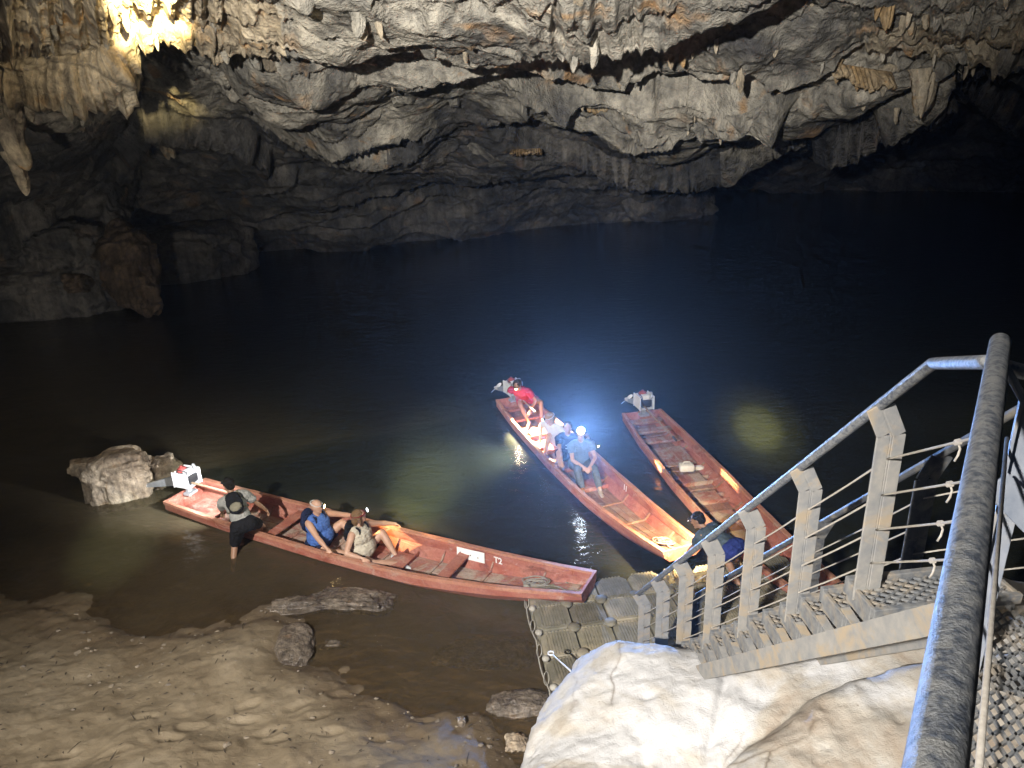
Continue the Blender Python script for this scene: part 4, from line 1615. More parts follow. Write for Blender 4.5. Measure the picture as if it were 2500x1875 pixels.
p, tx, uz, nn = side_frame(boat1, SH1, 0.735, 1, 0.34)
inb = boat_pt(boat1, SH1, 0.735, 0, p.z) - p
if nn.dot(inb) < 0:
    nn = -nn
plate = empty('name_plate', tuple(p))
tag(plate, 'blank white plate screwed inside the far side of the nearest boat', 'plate')
Rm = Matrix((tx, uz, nn)).transposed()
part(MB().box(p + nn * 0.016, (0.56, 0.19, 0.008), Rm), 'panel', SIGNM, plate)
for q, (a, b_) in enumerate(((-0.21, 0.01), (0.0, -0.005), (0.15, -0.02))):
    part(MB().cyl(p + tx * a + uz * b_ + nn * 0.018, p + tx * a + uz * b_ + nn * 0.024, 0.011, 8), 'screw', SCREW, plate)


def lettering(txt, p, tx, uz, nn, size, parent, name='painted_letters'):
    cu = bpy.data.curves.new('txt', 'FONT')
    cu.body = txt
    cu.size = size
    cu.extrude = 0.002
    cu.offset = size * 0.022
    cu.align_x = 'CENTER'
    cu.align_y = 'CENTER'
    o = bpy.data.objects.new('txt', cu)
    COL.objects.link(o)
    dg = bpy.context.evaluated_depsgraph_get()
    me = bpy.data.meshes.new_from_object(o.evaluated_get(dg))
    bpy.data.objects.remove(o)
    me.materials.clear()
    me.materials.append(WHITEP)
    r = bpy.data.objects.new(name, me)
    COL.objects.link(r)
    M = Matrix.Translation(p) @ Matrix((tx, uz, nn)).transposed().to_4x4()
    bpy.context.view_layer.update()
    r.parent = parent
    r.matrix_local = parent.matrix_world.inverted() @ M
    return r


p2, tx2, uz2, nn2 = side_frame(boat1, SH1, 0.798, 1, 0.33)
if nn2.dot(inb) < 0:
    nn2 = -nn2
lettering('T2', p2 + nn2 * 0.010, tx2, uz2, nn2, 0.15, boat1)
p3, tx3, uz3, nn3 = side_frame(boat2, SH2, 0.66, 1, 0.26)
inb3 = boat_pt(boat2, SH2, 0.66, 0, p3.z) - p3
if nn3.dot(inb3) < 0:
    nn3 = -nn3
lettering('11', p3 + nn3 * 0.010, tx3, uz3, nn3, 0.16, boat2)

# ------------------------------------------------------------------ long-tail motors
ALU = simple('dull_aluminium', (0.46, 0.48, 0.50), (0.34, 0.36, 0.38), 12, 0.45, 0.4, 0.1)
WHT = simple('white_enamel', (0.78, 0.79, 0.80), (0.66, 0.67, 0.68), 8, 0.4, 0, 0.05)
REDE = simple('red_engine_paint', (0.36, 0.07, 0.06), (0.24, 0.05, 0.045), 12, 0.4, 0, 0.05)
BLKE = simple('black_engine_metal', (0.04, 0.04, 0.045), (0.08, 0.08, 0.085), 16, 0.5, 0.3, 0.1)
TAN = simple('tan_wood_pole', (0.36, 0.26, 0.17), (0.27, 0.19, 0.12), 12, 0.7, 0, 0.2)


def motor(t, shp, label, yaw, tail_len=1.05, tiller_len=1.15, tint=WHT):
    base = boat_pt(t, shp, 0.015, 0.0, shp.zt(0.0))
    m = empty('long_tail_motor', tuple(base), t.rotation_euler.z + yaw)
    tag(m, label, 'motor')
    b = lambda mb, nm, mat, sm=False, bv=0.004: mb.build(nm, mat, m, sm, bv)
    # mount
    mm = MB().box((0.03, 0, -0.02), (0.16, 0.22, 0.05)).box((0.0, 0, 0.07), (0.07, 0.10, 0.18))
    b(mm, 'mount', ALU)
    # box frame round the engine: open cage with side sheets
    cg = MB()
    for y in (-0.17, 0.17):
        cg.box((0.02, y, 0.31), (0.36, 0.008, 0.28))
    cg.box((-0.16, 0, 0.31), (0.008, 0.33, 0.28))
    cg.box((0.02, 0, 0.165), (0.36, 0.34, 0.012))
    for x in (-0.16, 0.20):
        for y in (-0.17, 0.17):
            cg.box((x, y, 0.31), (0.022, 0.022, 0.32))
    for y in (-0.17, 0.17):
        cg.box((0.02, y, 0.465), (0.38, 0.022, 0.022))
    b(cg, 'cage', tint)
    en = MB()
    en.box((0.02, 0.02, 0.27), (0.22, 0.20, 0.17))
    for k in range(6):
        en.box((0.10, 0.02, 0.23 + k * 0.026), (0.16, 0.22, 0.010))
    en.cyl((0.02, -0.10, 0.29), (0.02, -0.14, 0.29), 0.085, 18)
    b(en, 'engine', BLKE)
    tk = MB().ell((-0.07, 0.0, 0.465), (0.085, 0.10, 0.065), None, 18, 10)
    tk.cyl((-0.07, 0.0, 0.52), (-0.07, 0.0, 0.55), 0.028, 12)
    b(tk, 'fuel_tank', REDE, True, 0)
    mf = MB().tube([(0.10, 0.10, 0.38), (0.16, 0.13, 0.46), (0.10, 0.14, 0.52)], [0.03, 0.04, 0.035], 12, rounded=True)
    b(mf, 'muffler', ALU, True, 0)
    b(MB().box((0.07, 0.01, 0.43), (0.13, 0.17, 0.11)), 'air_filter', WHT, False, 0.02)
    b(MB().tube([(0.12, -0.08, 0.40), (0.17, -0.12, 0.50), (0.05, -0.15, 0.53), (-0.08, -0.10, 0.50)], 0.010, 8, rounded=True), 'fuel_hose', BLKE, True, 0)
    # tail: tapering sheet metal casing running back and down to the propeller
    T0, T1 = Vector((-0.14, 0, 0.28)), Vector((-0.14 - tail_len, 0, -0.02))
    v = []
    for p_, hh, ww in ((T0, 0.14, 0.05), (T0.lerp(T1, 0.55), 0.10, 0.04), (T1, 0.05, 0.03)):
        v += [(p_.x, -ww, p_.z - hh), (p_.x, ww, p_.z - hh), (p_.x, ww, p_.z + hh * 0.5), (p_.x, -ww, p_.z + hh * 0.5)]
    f = [(0, 1, 2, 3), (11, 10, 9, 8)]
    for k in range(2):
        for i in range(4):
            j = (i + 1) % 4
            f.append((k * 4 + i, (k + 1) * 4 + i, (k + 1) * 4 + j, k * 4 + j))
    b(MB().add(v, f), 'tail_casing', ALU)
    pr_ = MB().tube([T1 + Vector((0.04, 0, 0)), T1 + Vector((-0.10, 0, -0.02)), T1 + Vector((-0.17, 0, -0.03))], [0.035, 0.05, 0.03], 14, rounded=True)
    pp = b(pr_, 'propeller', WHT, True, 0)
    bl = MB()
    for k in range(2):
        a = 0.6 + math.pi * k
        d_ = Vector((0, math.cos(a), math.sin(a)))
        c_ = T1 + Vector((-0.10, 0, -0.02)) + d_ * 0.10
        R = Matrix((Vector((1, 0, 0)), d_, Vector((1, 0, 0)).cross(d_))).transposed() @ Euler((0, 0.5, 0)).to_matrix()
        bl.ell(c_, (0.05, 0.085, 0.008), R, 12, 8)
    bl.build('blade', WHT, pp, True)
    # tiller pole running forward into the boat
    b(MB().tube([(0.16, -0.05, 0.24), (0.5, -0.06, 0.22), (0.16 + tiller_len, -0.08, 0.16)], [0.022, 0.020, 0.016], 10, rounded=True), 'tiller', TAN, True, 0)
    b(MB().tube([(0.02 + tiller_len, -0.079, 0.166), (0.18 + tiller_len, -0.081, 0.158)], 0.024, 10, rounded=True), 'tiller_grip', BLKE, True, 0)
    return m


motor(boat1, SH1, 'silver and white long tail motor on the stern of the nearest boat', 0.12, 0.95)
motor(boat2, SH2, 'long tail motor behind the red shirted person on the middle boat', 0.10, 0.75)
motor(boat3, SH3, 'long tail motor with a long tan tiller on the empty right hand boat', 0.06, 0.75, 1.7)


# ------------------------------------------------------------------ small things in the boats
ROPE = simple('grey_mooring_rope', (0.30, 0.28, 0.24), (0.22, 0.20, 0.17), 40, 0.9, 0, 0.3)


def rope_coil(t, shp, s, v, label, seed, r=0.20, turns=7):
    z = shp.z0(s) + 0.075
    c = boat_pt(t, shp, s, v, z)
    o = empty('rope_coil', tuple(c), t.rotation_euler.z)
    tag(o, label, 'rope')
    rs = np.random.RandomState(seed)
    pts = []
    slope = (shp.z0(s + 0.02) - shp.z0(s - 0.02)) / (0.04 * shp.L)
    for k in range(turns * 24):
        a = 2 * math.pi * k / 24
        q = k / (turns * 24)
        rr = r * (0.72 + 0.28 * math.sin(q * 23 + seed)) * (0.8 + 0.25 * q)
        x = rr * 1.35 * math.cos(a) + 0.05 * math.sin(q * 31)
        y = rr * 0.75 * math.sin(a) + 0.03 * math.sin(q * 17 + 1)
        pts.append((x, y, slope * x + 0.012 + 0.02 * abs(math.sin(q * 40 + a * 0.3)) + 0.012 * q * 3))
    x0, y0, z0_ = pts[-1]
    for k in range(1, 22):
        x = x0 + k * 0.045
        y = y0 + 0.05 * math.sin(k * 0.5)
        if abs(y) > 0.22:
            y = math.copysign(0.22, y)
        if c is not None and (s - 0.5) * shp.L + x > 0.5 * shp.L - 0.08:
            break
        pts.append((x, y, slope * x + 0.012))
    MB().tube(pts, 0.011, 7).build('coil', ROPE, o, True)
    return o


rope_coil(boat1, SH1, 0.895, 0.15, 'grey mooring rope coiled in the bow of the nearest boat', 3, 0.17)
rope_coil(boat2, SH2, 0.925, 0.05, 'mooring rope coiled in the brightly lit bow of the middle boat', 5, 0.16, 5)
JER = simple('white_jerrycan_plastic', (0.74, 0.72, 0.66), (0.66, 0.64, 0.58), 8, 0.45, 0, 0.05)
c = boat_pt(boat3, SH3, 0.345, 0.10, SH3.z0(0.345) + 0.20)
jc = empty('jerrycan', tuple(c), boat3.rotation_euler.z + 1.4)
tag(jc, 'white plastic jerrycan lying in the empty right hand boat', 'jerrycan')
MB().box((0, 0, 0.0), (0.30, 0.20, 0.15)).build('body', JER, jc, True, 0.035)
MB().cyl((0.14, 0.05, 0.0), (0.185, 0.05, 0.0), 0.028, 12).build('cap', REDE, jc, True)
MB().tube([(-0.08, 0.0, 0.07), (-0.06, 0, 0.12), (0.06, 0, 0.12), (0.08, 0, 0.07)], 0.014, 8).build('handle', JER, jc, True)
c = boat_pt(boat3, SH3, 0.335, 0.62, SH3.z0(0.335) + 0.12)
rock('plastic_bag', c, (0.10, 0.07, 0.05), JER, 88, 'small crumpled white plastic bag beside the jerrycan', 'bag', sub=5, rough=0.4)

# ------------------------------------------------------------------ people
SKIN1 = simple('light_skin', (0.50, 0.31, 0.22), (0.44, 0.26, 0.18), 9, 0.5, 0, 0.05)
SKIN2 = simple('tan_skin', (0.33, 0.19, 0.12), (0.28, 0.155, 0.095), 9, 0.5, 0, 0.05)
TATT = simple('tattooed_skin', (0.48, 0.30, 0.21), (0.20, 0.17, 0.15), 16, 0.5, 0, 0.05, None, 0.4, True, (0.45, 0.58))


def cloth(name, c, k=0.75, sc=14):
    m = simple(name, c, tuple(x * k for x in c), sc, 0.85, 0, 0, None, 0.15)
    nt = m.node_tree
    bump(nt, nt.nodes['Principled BSDF'], noise_tex(nt, coords(nt, (1, 1, 1.6), True), 11, 3, 0.5, 1.2), 0.8, 0.05)
    return m


HAIRD = cloth('dark_hair', (0.02, 0.017, 0.015), 0.6, 40)
HAIRB = cloth('brown_blond_hair', (0.20, 0.12, 0.06), 0.6, 40)
HAIRG = cloth('fair_hair', (0.40, 0.27, 0.16), 0.65, 40)
BLUE = cloth('blue_mesh_jersey', (0.075, 0.16, 0.46), 0.8, 30)
NAVY = cloth('navy_cotton', (0.018, 0.024, 0.06))
BLACKC = cloth('black_cotton', (0.015, 0.015, 0.018))
CREAM = cloth('cream_cotton', (0.55, 0.50, 0.40), 0.85)
GREYC = cloth('grey_cotton', (0.36, 0.36, 0.34), 0.8)
TEAL = cloth('grey_blue_cotton', (0.16, 0.22, 0.27), 0.8)
DENIM = cloth('grey_denim', (0.13, 0.16, 0.19), 0.75, 24)
CRIM = cloth('crimson_cotton', (0.42, 0.03, 0.06), 0.7)
WHITC = cloth('white_cotton', (0.70, 0.68, 0.64), 0.85)
SLATE = cloth('slate_cotton', (0.075, 0.10, 0.12), 0.75)
ROYAL = cloth('royal_blue_cotton', (0.03, 0.045, 0.20), 0.7)
SHOEW = cloth('white_shoe', (0.62, 0.63, 0.64), 0.8)
SANDAL = cloth('beige_sandal', (0.42, 0.37, 0.30), 0.8)
STRAP = cloth('white_head_strap', (0.62, 0.60, 0.58), 0.9)
STRAPR = cloth('maroon_head_strap', (0.22, 0.03, 0.04), 0.8)
STRAPB = cloth('dark_head_strap', (0.03, 0.035, 0.05), 0.8)
LAMPB = simple('black_lamp_plastic', (0.03, 0.03, 0.033), None, 10, 0.4, 0, 0)
EYEM = simple('dark_eye', (0.02, 0.015, 0.012), None, 10, 0.3, 0, 0)
LIP = simple('lip_skin', (0.34, 0.13, 0.11), None, 10, 0.5, 0, 0)


def vec(a):
    return Vector((float(a[0]), float(a[1]), float(a[2])))


def ik(root, target, l1, l2, pole):
    root, target, pole = vec(root), vec(target), vec(pole)
    d = target - root
    L = min(d.length, (l1 + l2) * 0.998)
    d = d.normalized()
    target = root + d * L
    a = (l1 * l1 - l2 * l2 + L * L) / (2 * L)
    h = math.sqrt(max(0, l1 * l1 - a * a))
    pp = pole - d * pole.dot(d)
    pp = pp.normalized() if pp.length > 1e-5 else frame_from(d)[0]
    return root + d * a + pp * h, target


def remesh(mb, name, mat, parent, voxel, smooth=4, fold=0.0):
    o = part(mb, name, mat, parent, True)
    r = o.modifiers.new('remesh', 'REMESH')
    r.mode = 'VOXEL'
    r.voxel_size = voxel
    r.use_smooth_shade = True
    s = o.modifiers.new('smooth', 'SMOOTH')
    s.iterations = smooth
    s.factor = 0.5
    bake(o)
    if fold:
        me = o.data
        nv_ = len(me.vertices)
        co = np.zeros(nv_ * 3)
        no = np.zeros(nv_ * 3)
        me.vertices.foreach_get('co', co)
        me.vertices.foreach_get('normal', no)
        co, no = co.reshape(-1, 3), no.reshape(-1, 3)
        q_ = co + vnoise(co * 6, 3)[:, None] * 0.05
        dd = ridged(q_ * np.array([9.0, 9.0, 15.0]), 2, 77) * fold
        co = co + no * dd[:, None]
        me.vertices.foreach_set('co', co.ravel())
        me.update()
    o.data.materials.clear()
    o.data.materials.append(mat)
    return o


def add_hand(mb, wrist, direction, palm, side, curl=1.0, thumb_side=1):
    """palm plus five jointed fingers; direction = along the hand, palm = palm normal, side = towards the thumb"""
    d = direction.normalized()
    n = (palm - d * palm.dot(d)).normalized()
    s = d.cross(n).normalized() * thumb_side
    R = Matrix((s, n, d)).transposed()
    mb.ell(wrist + d * 0.05, (0.042, 0.017, 0.055), R, 12, 8)
    mb.tube([wrist - d * 0.01, wrist + d * 0.03], [0.026, 0.03], 8, rounded=True)
    for k, (off, ln) in enumerate(((0.031, 0.072), (0.011, 0.080), (-0.010, 0.075), (-0.030, 0.060))):
        b0_ = wrist + d * 0.085 + s * off
        pts = [b0_ - d * 0.02, b0_]
        dd = d + s * off * 1.2
        ang = 0.0
        p_ = b0_
        for q, fr_ in ((0.30, 0.45), (0.55, 0.32), (0.45, 0.23)):
            ang += q * curl
            st = (d * math.cos(ang) + n * math.sin(ang) + s * off * 0.8).normalized()
            p_ = p_ + st * ln * fr_ * 1.15
            pts.append(p_)
        mb.tube(pts, [0.0105, 0.0105, 0.010, 0.009, 0.008], 7, rounded=True)
    tb = wrist + d * 0.03 + s * 0.035
    t1 = tb + (d * 0.6 + s * 0.75 + n * 0.25).normalized() * 0.034
    t2 = t1 + (d * 0.85 + s * 0.25 + n * 0.5).normalized() * 0.030
    mb.tube([wrist + d * 0.02 + s * 0.02, tb, t1, t2], [0.014, 0.0135, 0.0115, 0.009], 7, rounded=True)


def person(label, pelvis, facing, lean=0, side=0, head=None, lh=None, rh=None, lf=None, rf=None, lpole=None, rpole=None, lepole=None, repole=None,
           fat=0.0, sc=1.1, skin=SKIN1, shirt=None, sleeves=0.0, bottom=None, leglen=0.8, hair=HAIRD, hairlong=0.0, shoes=None, lamp=None, strap=STRAP, head_up=0.1, toes=None):
    pelvis = vec(pelvis)
    f = Vector((facing[0], facing[1], 0)).normalized()
    r = f.cross(Vector((0, 0, 1)))
    z = Vector((0, 0, 1))
    la, sa = rad(lean), rad(side)
    spine = (z * math.cos(la) + f * math.sin(la))
    spine = (spine * math.cos(sa) + r * math.sin(sa)).normalized()
    ff = (f - spine * f.dot(spine)).normalized()
    rr = ff.cross(spine).normalized()
    R = Matrix((rr, ff, spine)).transposed()
    base = Vector((pelvis.x, pelvis.y, min([pelvis.z - 0.15] + [vec(q).z - 0.04 for q in (lf, rf) if q is not None])))
    t = empty('person', base)
    tag(t, label, 'person')
    S_ = sc
    chest = pelvis + spine * 0.34 * S_
    neck = pelvis + spine * 0.50 * S_
    hd = Vector(head).normalized() if head is not None else (f + z * head_up).normalized()
    hup = (spine * 0.5 + z * 0.7)
    hup = (hup - hd * hup.dot(hd)).normalized()
    hr = hd.cross(hup).normalized()
    HR = Matrix((hr, hd, hup)).transposed()
    hc = neck + (spine * 0.6 + z * 0.5).normalized() * 0.135 * S_ + hup * 0.035 * S_ + hd * 0.02 * S_
    sh = {1: neck - spine * 0.05 * S_ + rr * 0.175 * S_, -1: neck - spine * 0.05 * S_ - rr * 0.175 * S_}
    hip = {1: pelvis + rr * 0.09 * S_ - spine * 0.03, -1: pelvis - rr * 0.09 * S_ - spine * 0.03}
    tor = [(pelvis, (0.155 + 0.045 * fat, 0.125 + 0.05 * fat, 0.125)),
           (pelvis + spine * 0.15 * S_ + ff * (0.02 + 0.06 * fat), (0.150 + 0.075 * fat, 0.118 + 0.10 * fat, 0.17 + 0.02 * fat)),
           (chest + ff * 0.03 * fat, (0.160 + 0.04 * fat, 0.118 + 0.05 * fat, 0.165)),
           (neck - spine * 0.05, (0.165, 0.085, 0.07))]
    mb = MB()
    for c_, q in tor:
        mb.ell(c_, [x * S_ for x in q], R)
    mb.tube([neck - spine * 0.06, hc - hup * 0.03], [0.062 * S_, 0.052 * S_], 12, rounded=True)
    # head and face
    mb.ell(hc + hup * 0.025, (0.075 * S_, 0.096 * S_, 0.100 * S_), HR)
    mb.ell(hc - hup * 0.045 + hd * 0.022, (0.058 * S_, 0.066 * S_, 0.072 * S_), HR)
    mb.tube([hc + hd * 0.088 + hup * 0.022, hc + hd * 0.112 - hup * 0.014, hc + hd * 0.094 - hup * 0.022], [0.010, 0.014, 0.012], 8, rounded=True)
    mb.tube([hc + hd * 0.082 + hup * 0.042 - hr * 0.04, hc + hd * 0.093 + hup * 0.042, hc + hd * 0.082 + hup * 0.042 + hr * 0.04], [0.010, 0.012, 0.010], 8, rounded=True)
    mb.ell(hc + hd * 0.078 - hup * 0.092, (0.024, 0.020, 0.020), HR, 10, 6)
    for s in (-1, 1):
        mb.ell(hc + hr * 0.078 * s - hd * 0.005 + hup * 0.005, (0.012, 0.022, 0.034), HR, 10, 6)
    arms, legs = {}, {}
    for s, tgt, pole in ((1, rh, repole), (-1, lh, lepole)):
        tgt = vec(tgt) if tgt is not None else sh[s] + f * 0.1 - z * 0.5
        pole = vec(pole) if pole is not None else (-f * 0.6 + rr * s * 0.7 - z * 0.3)
        el, wr = ik(sh[s], tgt, 0.285 * S_, 0.255 * S_, pole)
        arms[s] = (sh[s], el, wr)
        k = 1 + 0.25 * fat
        mb.tube([sh[s], sh[s].lerp(el, 0.4), el], [0.056 * k, 0.050 * k, 0.040 * k], 10, rounded=True)
        mb.tube([el, el.lerp(wr, 0.35), wr], [0.039 * k, 0.041 * k, 0.027], 10, rounded=True)
        d = (wr - el).normalized()
        hdv = (d * 0.7 - z * 0.25 + f * 0.15).normalized()
        add_hand(mb, wr, hdv, (-z * 0.8 + d * 0.1 - rr * s * 0.5), None, 1.0, 1 if s < 0 else -1)
    for s, tgt, pole in ((1, rf, rpole), (-1, lf, lpole)):
        tgt = vec(tgt)
        pole = vec(pole) if pole is not None else f + z * 0.6
        kn, an = ik(hip[s], tgt, 0.43 * S_, 0.41 * S_, pole)
        legs[s] = (hip[s], kn, an)
        k = 1 + 0.22 * fat
        mb.tube([hip[s], hip[s].lerp(kn, 0.4), kn], [0.098 * k, 0.086 * k, 0.058 * k], 12, rounded=True)
        mb.tube([kn, kn.lerp(an, 0.35), kn.lerp(an, 0.7), an], [0.055 * k, 0.058 * k, 0.045 * k, 0.036], 12, rounded=True)
        td = vec(toes[0 if s > 0 else 1]) if toes else (f + (an - kn).normalized() * 0.1)
        td = (td - z * td.z * 0.6).normalized()
        legs[s] += (td,)
        mb.tube([an - td * 0.045 - z * 0.03, an + td * 0.05 - z * 0.035, an + td * 0.15 - z * 0.045], [0.036, 0.038, 0.028], 10, rounded=True, flat=0.8)
        for q in range(5):
            o_ = td.cross(z).normalized() * (q - 2) * 0.016 * s
            mb.tube([an + td * 0.14 - z * 0.05 + o_, an + td * (0.19 - 0.012 * abs(q - 1)) - z * 0.055 + o_], 0.010, 6, rounded=True)
    body = remesh(mb, 'body', skin, t, 0.0125, 3)
    # eyes, mouth
    eb = MB()
    for s in (-1, 1):
        eb.ell(hc + hd * 0.087 + hup * 0.018 + hr * 0.030 * s, (0.012, 0.007, 0.006), HR, 8, 6)
    part(eb, 'eyes', EYEM, t, True)
    part(MB().ell(hc + hd * 0.090 - hup * 0.055, (0.022, 0.007, 0.006), HR, 8, 6), 'mouth', LIP, t, True)
    # hair
    hb = MB()
    hb.ell(hc + hup * 0.045 - hd * 0.022, (0.086 * S_, 0.098 * S_, 0.092 * S_), HR)
    hb.ell(hc + hup * 0.0 - hd * 0.045, (0.080 * S_, 0.072 * S_, 0.085 * S_), HR)
    if hairlong:
        hb.tube([hc - hd * 0.07 + hup * 0.03, hc - hd * 0.095 - hup * 0.05, hc - hd * 0.09 - hup * (0.06 + hairlong)], [0.06, 0.055, 0.025], 10, rounded=True)
        for s in (-1, 1):
            hb.tube([hc + hr * 0.075 * s + hup * 0.05 - hd * 0.01, hc + hr * 0.085 * s - hup * 0.04 - hd * 0.02, hc + hr * 0.07 * s - hup * (0.05 + hairlong * 0.7) - hd * 0.03], [0.03, 0.028, 0.014], 8, rounded=True)
    if hair is not None:
        hb2 = []
        rs = np.random.RandomState(int(abs(pelvis.x) * 100) % 1000)
        for vtx in hb.v:
            hb2.append(tuple(np.array(vtx) + rs.randn(3) * 0.002))
        hb.v = hb2
        remesh(hb, 'hair', hair, t, 0.011, 2, 0.006)
    # clothes
    if shirt is not None:
        cb = MB()
        for i_, (c_, q) in enumerate(tor):
            g = 0.016 if i_ < 3 else 0.010
            cb.ell(c_ - (spine * 0.02 if i_ == 0 else spine * 0), [(x + g) * S_ for x in q], R)
        cb.tube([neck - spine * 0.03 - rr * 0.11, neck - spine * 0.02 + rr * 0.11], [0.072 * S_, 0.072 * S_], 10, rounded=True)
        if sleeves:
            for s in (-1, 1):
                a_, e_, w_ = arms[s]
                if sleeves <= 1:
                    cb.tube([a_ - rr * s * 0.02, a_, a_.lerp(e_, sleeves)], [0.080 * S_, 0.082 * S_, 0.070 * S_], 12, rounded=False)
                else:
                    cb.tube([a_, e_, e_.lerp(w_, sleeves - 1)], [0.080 * S_, 0.060 * S_, 0.05 * S_], 12)
        so = remesh(cb, 'shirt', shirt, t, 0.0125, 2, 0.009)
    if bottom is not None:
        cb = MB()
        q = tor[0][1]
        cb.ell(pelvis - spine * 0.02, [(x + 0.018) * S_ for x in q], R)
        for s in (-1, 1):
            h_, k_, a_, td = legs[s]
            k = 1 + 0.22 * fat
            cb.ell(h_, (0.132 * k * S_,) * 3)
            if leglen <= 1:
                e_ = h_.lerp(k_, leglen)
                cb.tube([h_, h_.lerp(k_, leglen * 0.5), e_], [0.128 * k, 0.116 * k, 0.104 * k if leglen < 0.9 else 0.085 * k], 14)
            else:
                cb.tube([h_, k_.lerp(h_, 0.3), k_, k_.lerp(a_, 0.5), k_.lerp(a_, leglen - 1)], [0.116, 0.088, 0.076, 0.070, 0.062], 14)
        remesh(cb, 'shorts' if leglen <= 1 else 'trousers', bottom, t, 0.0125, 2, 0.008)
    if shoes is not None:
        for s in (-1, 1):
            h_, k_, a_, td = legs[s]
            cb = MB()
            cb.tube([a_ - td * 0.05 - z * 0.035, a_ + td * 0.06 - z * 0.042, a_ + td * 0.19 - z * 0.052], [0.046, 0.047, 0.034], 12, rounded=True, flat=0.85)
            cb.tube([a_ - z * 0.03, a_ + z * 0.02], [0.044, 0.042], 10)
            remesh(cb, 'shoe', shoes, t, 0.010, 2)
    if lamp is not None:
        st = MB()
        loop = []
        for a in np.linspace(0, 2 * math.pi, 28, endpoint=False):
            loop.append(hc + hup * 0.066 + hr * ((0.090 if hair else 0.076) * S_ * math.cos(a)) + hd * ((0.108 if hair else 0.098) * S_ * math.sin(a) - 0.004) - hup * 0.012 * math.sin(a))
        st.tube(loop, 0.013, 6, closed=True, flat=0.4, hint=tuple(hup))
        sp = part(st, 'head_strap', strap, t, True)
        lc = hc + hup * 0.058 + hd * 0.108 * S_
        ld = vec(lamp['aim']) - lc if 'aim' in lamp else hd
        ld.normalize()
        k = lamp.get('r', 0.030)
        part(MB().tube([lc - ld * 0.012, lc + ld * 0.035], [k * 0.85, k], 16), 'headlamp', LAMPB, t, True)
        part(MB().tube([lc + ld * 0.036, lc + ld * 0.044, lc + ld * 0.050], [k * 0.92, k * 0.85, k * 0.5], 16), 'lens', lamp['mat'], t, True)
        if 'w' in lamp:
            spot('headlamp_beam', lc + ld * 0.075, lc + ld * 2, lamp['w'], lamp.get('angle', 50), lamp.get('blend', 0.5), lamp.get('col', (1, 1, 1)), lamp.get('size', 0.02))
        t['_lamp'] = [lc.x, lc.y, lc.z]
    return dict(t=t, neck=neck, chest=chest, pelvis=pelvis, spine=spine, ff=ff, rr=rr, sh=sh, hc=hc, arms=arms, legs=legs, R=R)


def backpack(p, mat, label, w=0.29, h=0.40, d=0.15, strapm=None):
    c = p['chest'] - p['ff'] * (0.155 + d / 2) + p['spine'] * 0.0
    o = empty('backpack', c - p['spine'] * h / 2)
    tag(o, label, 'backpack')
    mb = MB()
    mb.ell(c, (w / 2, d / 2, h / 2), p['R'], 18, 12)
    for s in (-1, 1):
        mb.ell(c + p['spine'] * 0.10 * s - p['ff'] * 0.01, (w / 2 * 0.9, d / 2 * 0.85, h / 2 * 0.62), p['R'], 14, 10)
    bag = remesh(mb, 'bag', mat, o, 0.014, 3)
    mb = MB().ell(c - p['spine'] * 0.07 - p['ff'] * d * 0.42, (w * 0.36, d * 0.30, h * 0.24), p['R'], 14, 8)
    part(mb, 'pocket', strapm or mat, o, True)
    for s in (-1, 1):
        sh_ = p['neck'] + p['rr'] * 0.105 * s
        pts = [c + p['spine'] * h * 0.36 + p['rr'] * 0.07 * s + p['ff'] * d * 0.3, sh_ + p['spine'] * 0.045 - p['ff'] * 0.03, sh_ + p['spine'] * 0.02 + p['ff'] * 0.085,
               p['chest'] + p['rr'] * 0.125 * s + p['ff'] * 0.135, p['chest'] - p['spine'] * 0.10 + p['rr'] * 0.175 * s + p['ff'] * 0.07, c - p['spine'] * h * 0.34 + p['rr'] * w * 0.42 * s + p['ff'] * d * 0.3]
        P_ = catmull(np.array([q[:] for q in pts]), np.linspace(0, 5, 26))
        part(MB().tube([vec(q) for q in P_], 0.022, 8, flat=0.45), 'strap', strapm or mat, o, True)
    return o


WARM = emit('warm_lamp_lens', (1.0, 0.72, 0.30), 60)
COOL = emit('cool_lamp_lens', (0.85, 0.92, 1.0), 60)
BLIND = emit('dazzling_lamp_lens', (0.80, 0.90, 1.0), 260)

# -- nearest boat
P2_ = person('seated person in blue tank top and dark shorts with a warm lit headlamp', W(776, 1322, 0.07), (0.86, -0.52), lean=7, fat=0.75, skin=SKIN1,
             head=(0.80, -0.42, -0.10), rh=W(799, 1340, 0.28), lh=W(888, 1262, 0.28), rf=W(872, 1352, -0.02), lf=W(880, 1318, 0.0), rpole=(0.1, -1.0, 0.3), lpole=(0.2, 0.35, 1.0),
             shirt=BLUE, bottom=NAVY, leglen=0.6, hair=None, shoes=None, strap=STRAP,
             lamp=dict(mat=WARM, aim=W(1045, 1292, 0.15), w=380, angle=46, blend=0.8, col=(1.0, 0.60, 0.22), r=0.038))
backpack(P2_, NAVY, 'dark navy backpack worn by the person in the blue tank top')
P3_ = person('seated person in cream tank top and black shorts with a maroon head strap', W(876, 1350, 0.07), (0.88, -0.47), lean=9, fat=0.8, skin=SKIN1,
             head=(0.85, 0.40, 0.20), rh=W(885, 1363, 0.28), lh=W(974, 1278, 0.28), rf=W(975, 1375, -0.02), lf=W(966, 1356, 0.0), rpole=(0.3, -1.0, 0.35), lpole=(0.35, 0.45, 1.0),
             shirt=CREAM, bottom=BLACKC, leglen=0.62, hair=HAIRB, hairlong=0.12, shoes=SHOEW, strap=STRAPR,
             lamp=dict(mat=COOL, r=0.034))
backpack(P3_, BLACKC, 'small black backpack on the person in the cream tank top', 0.24, 0.34, 0.11)
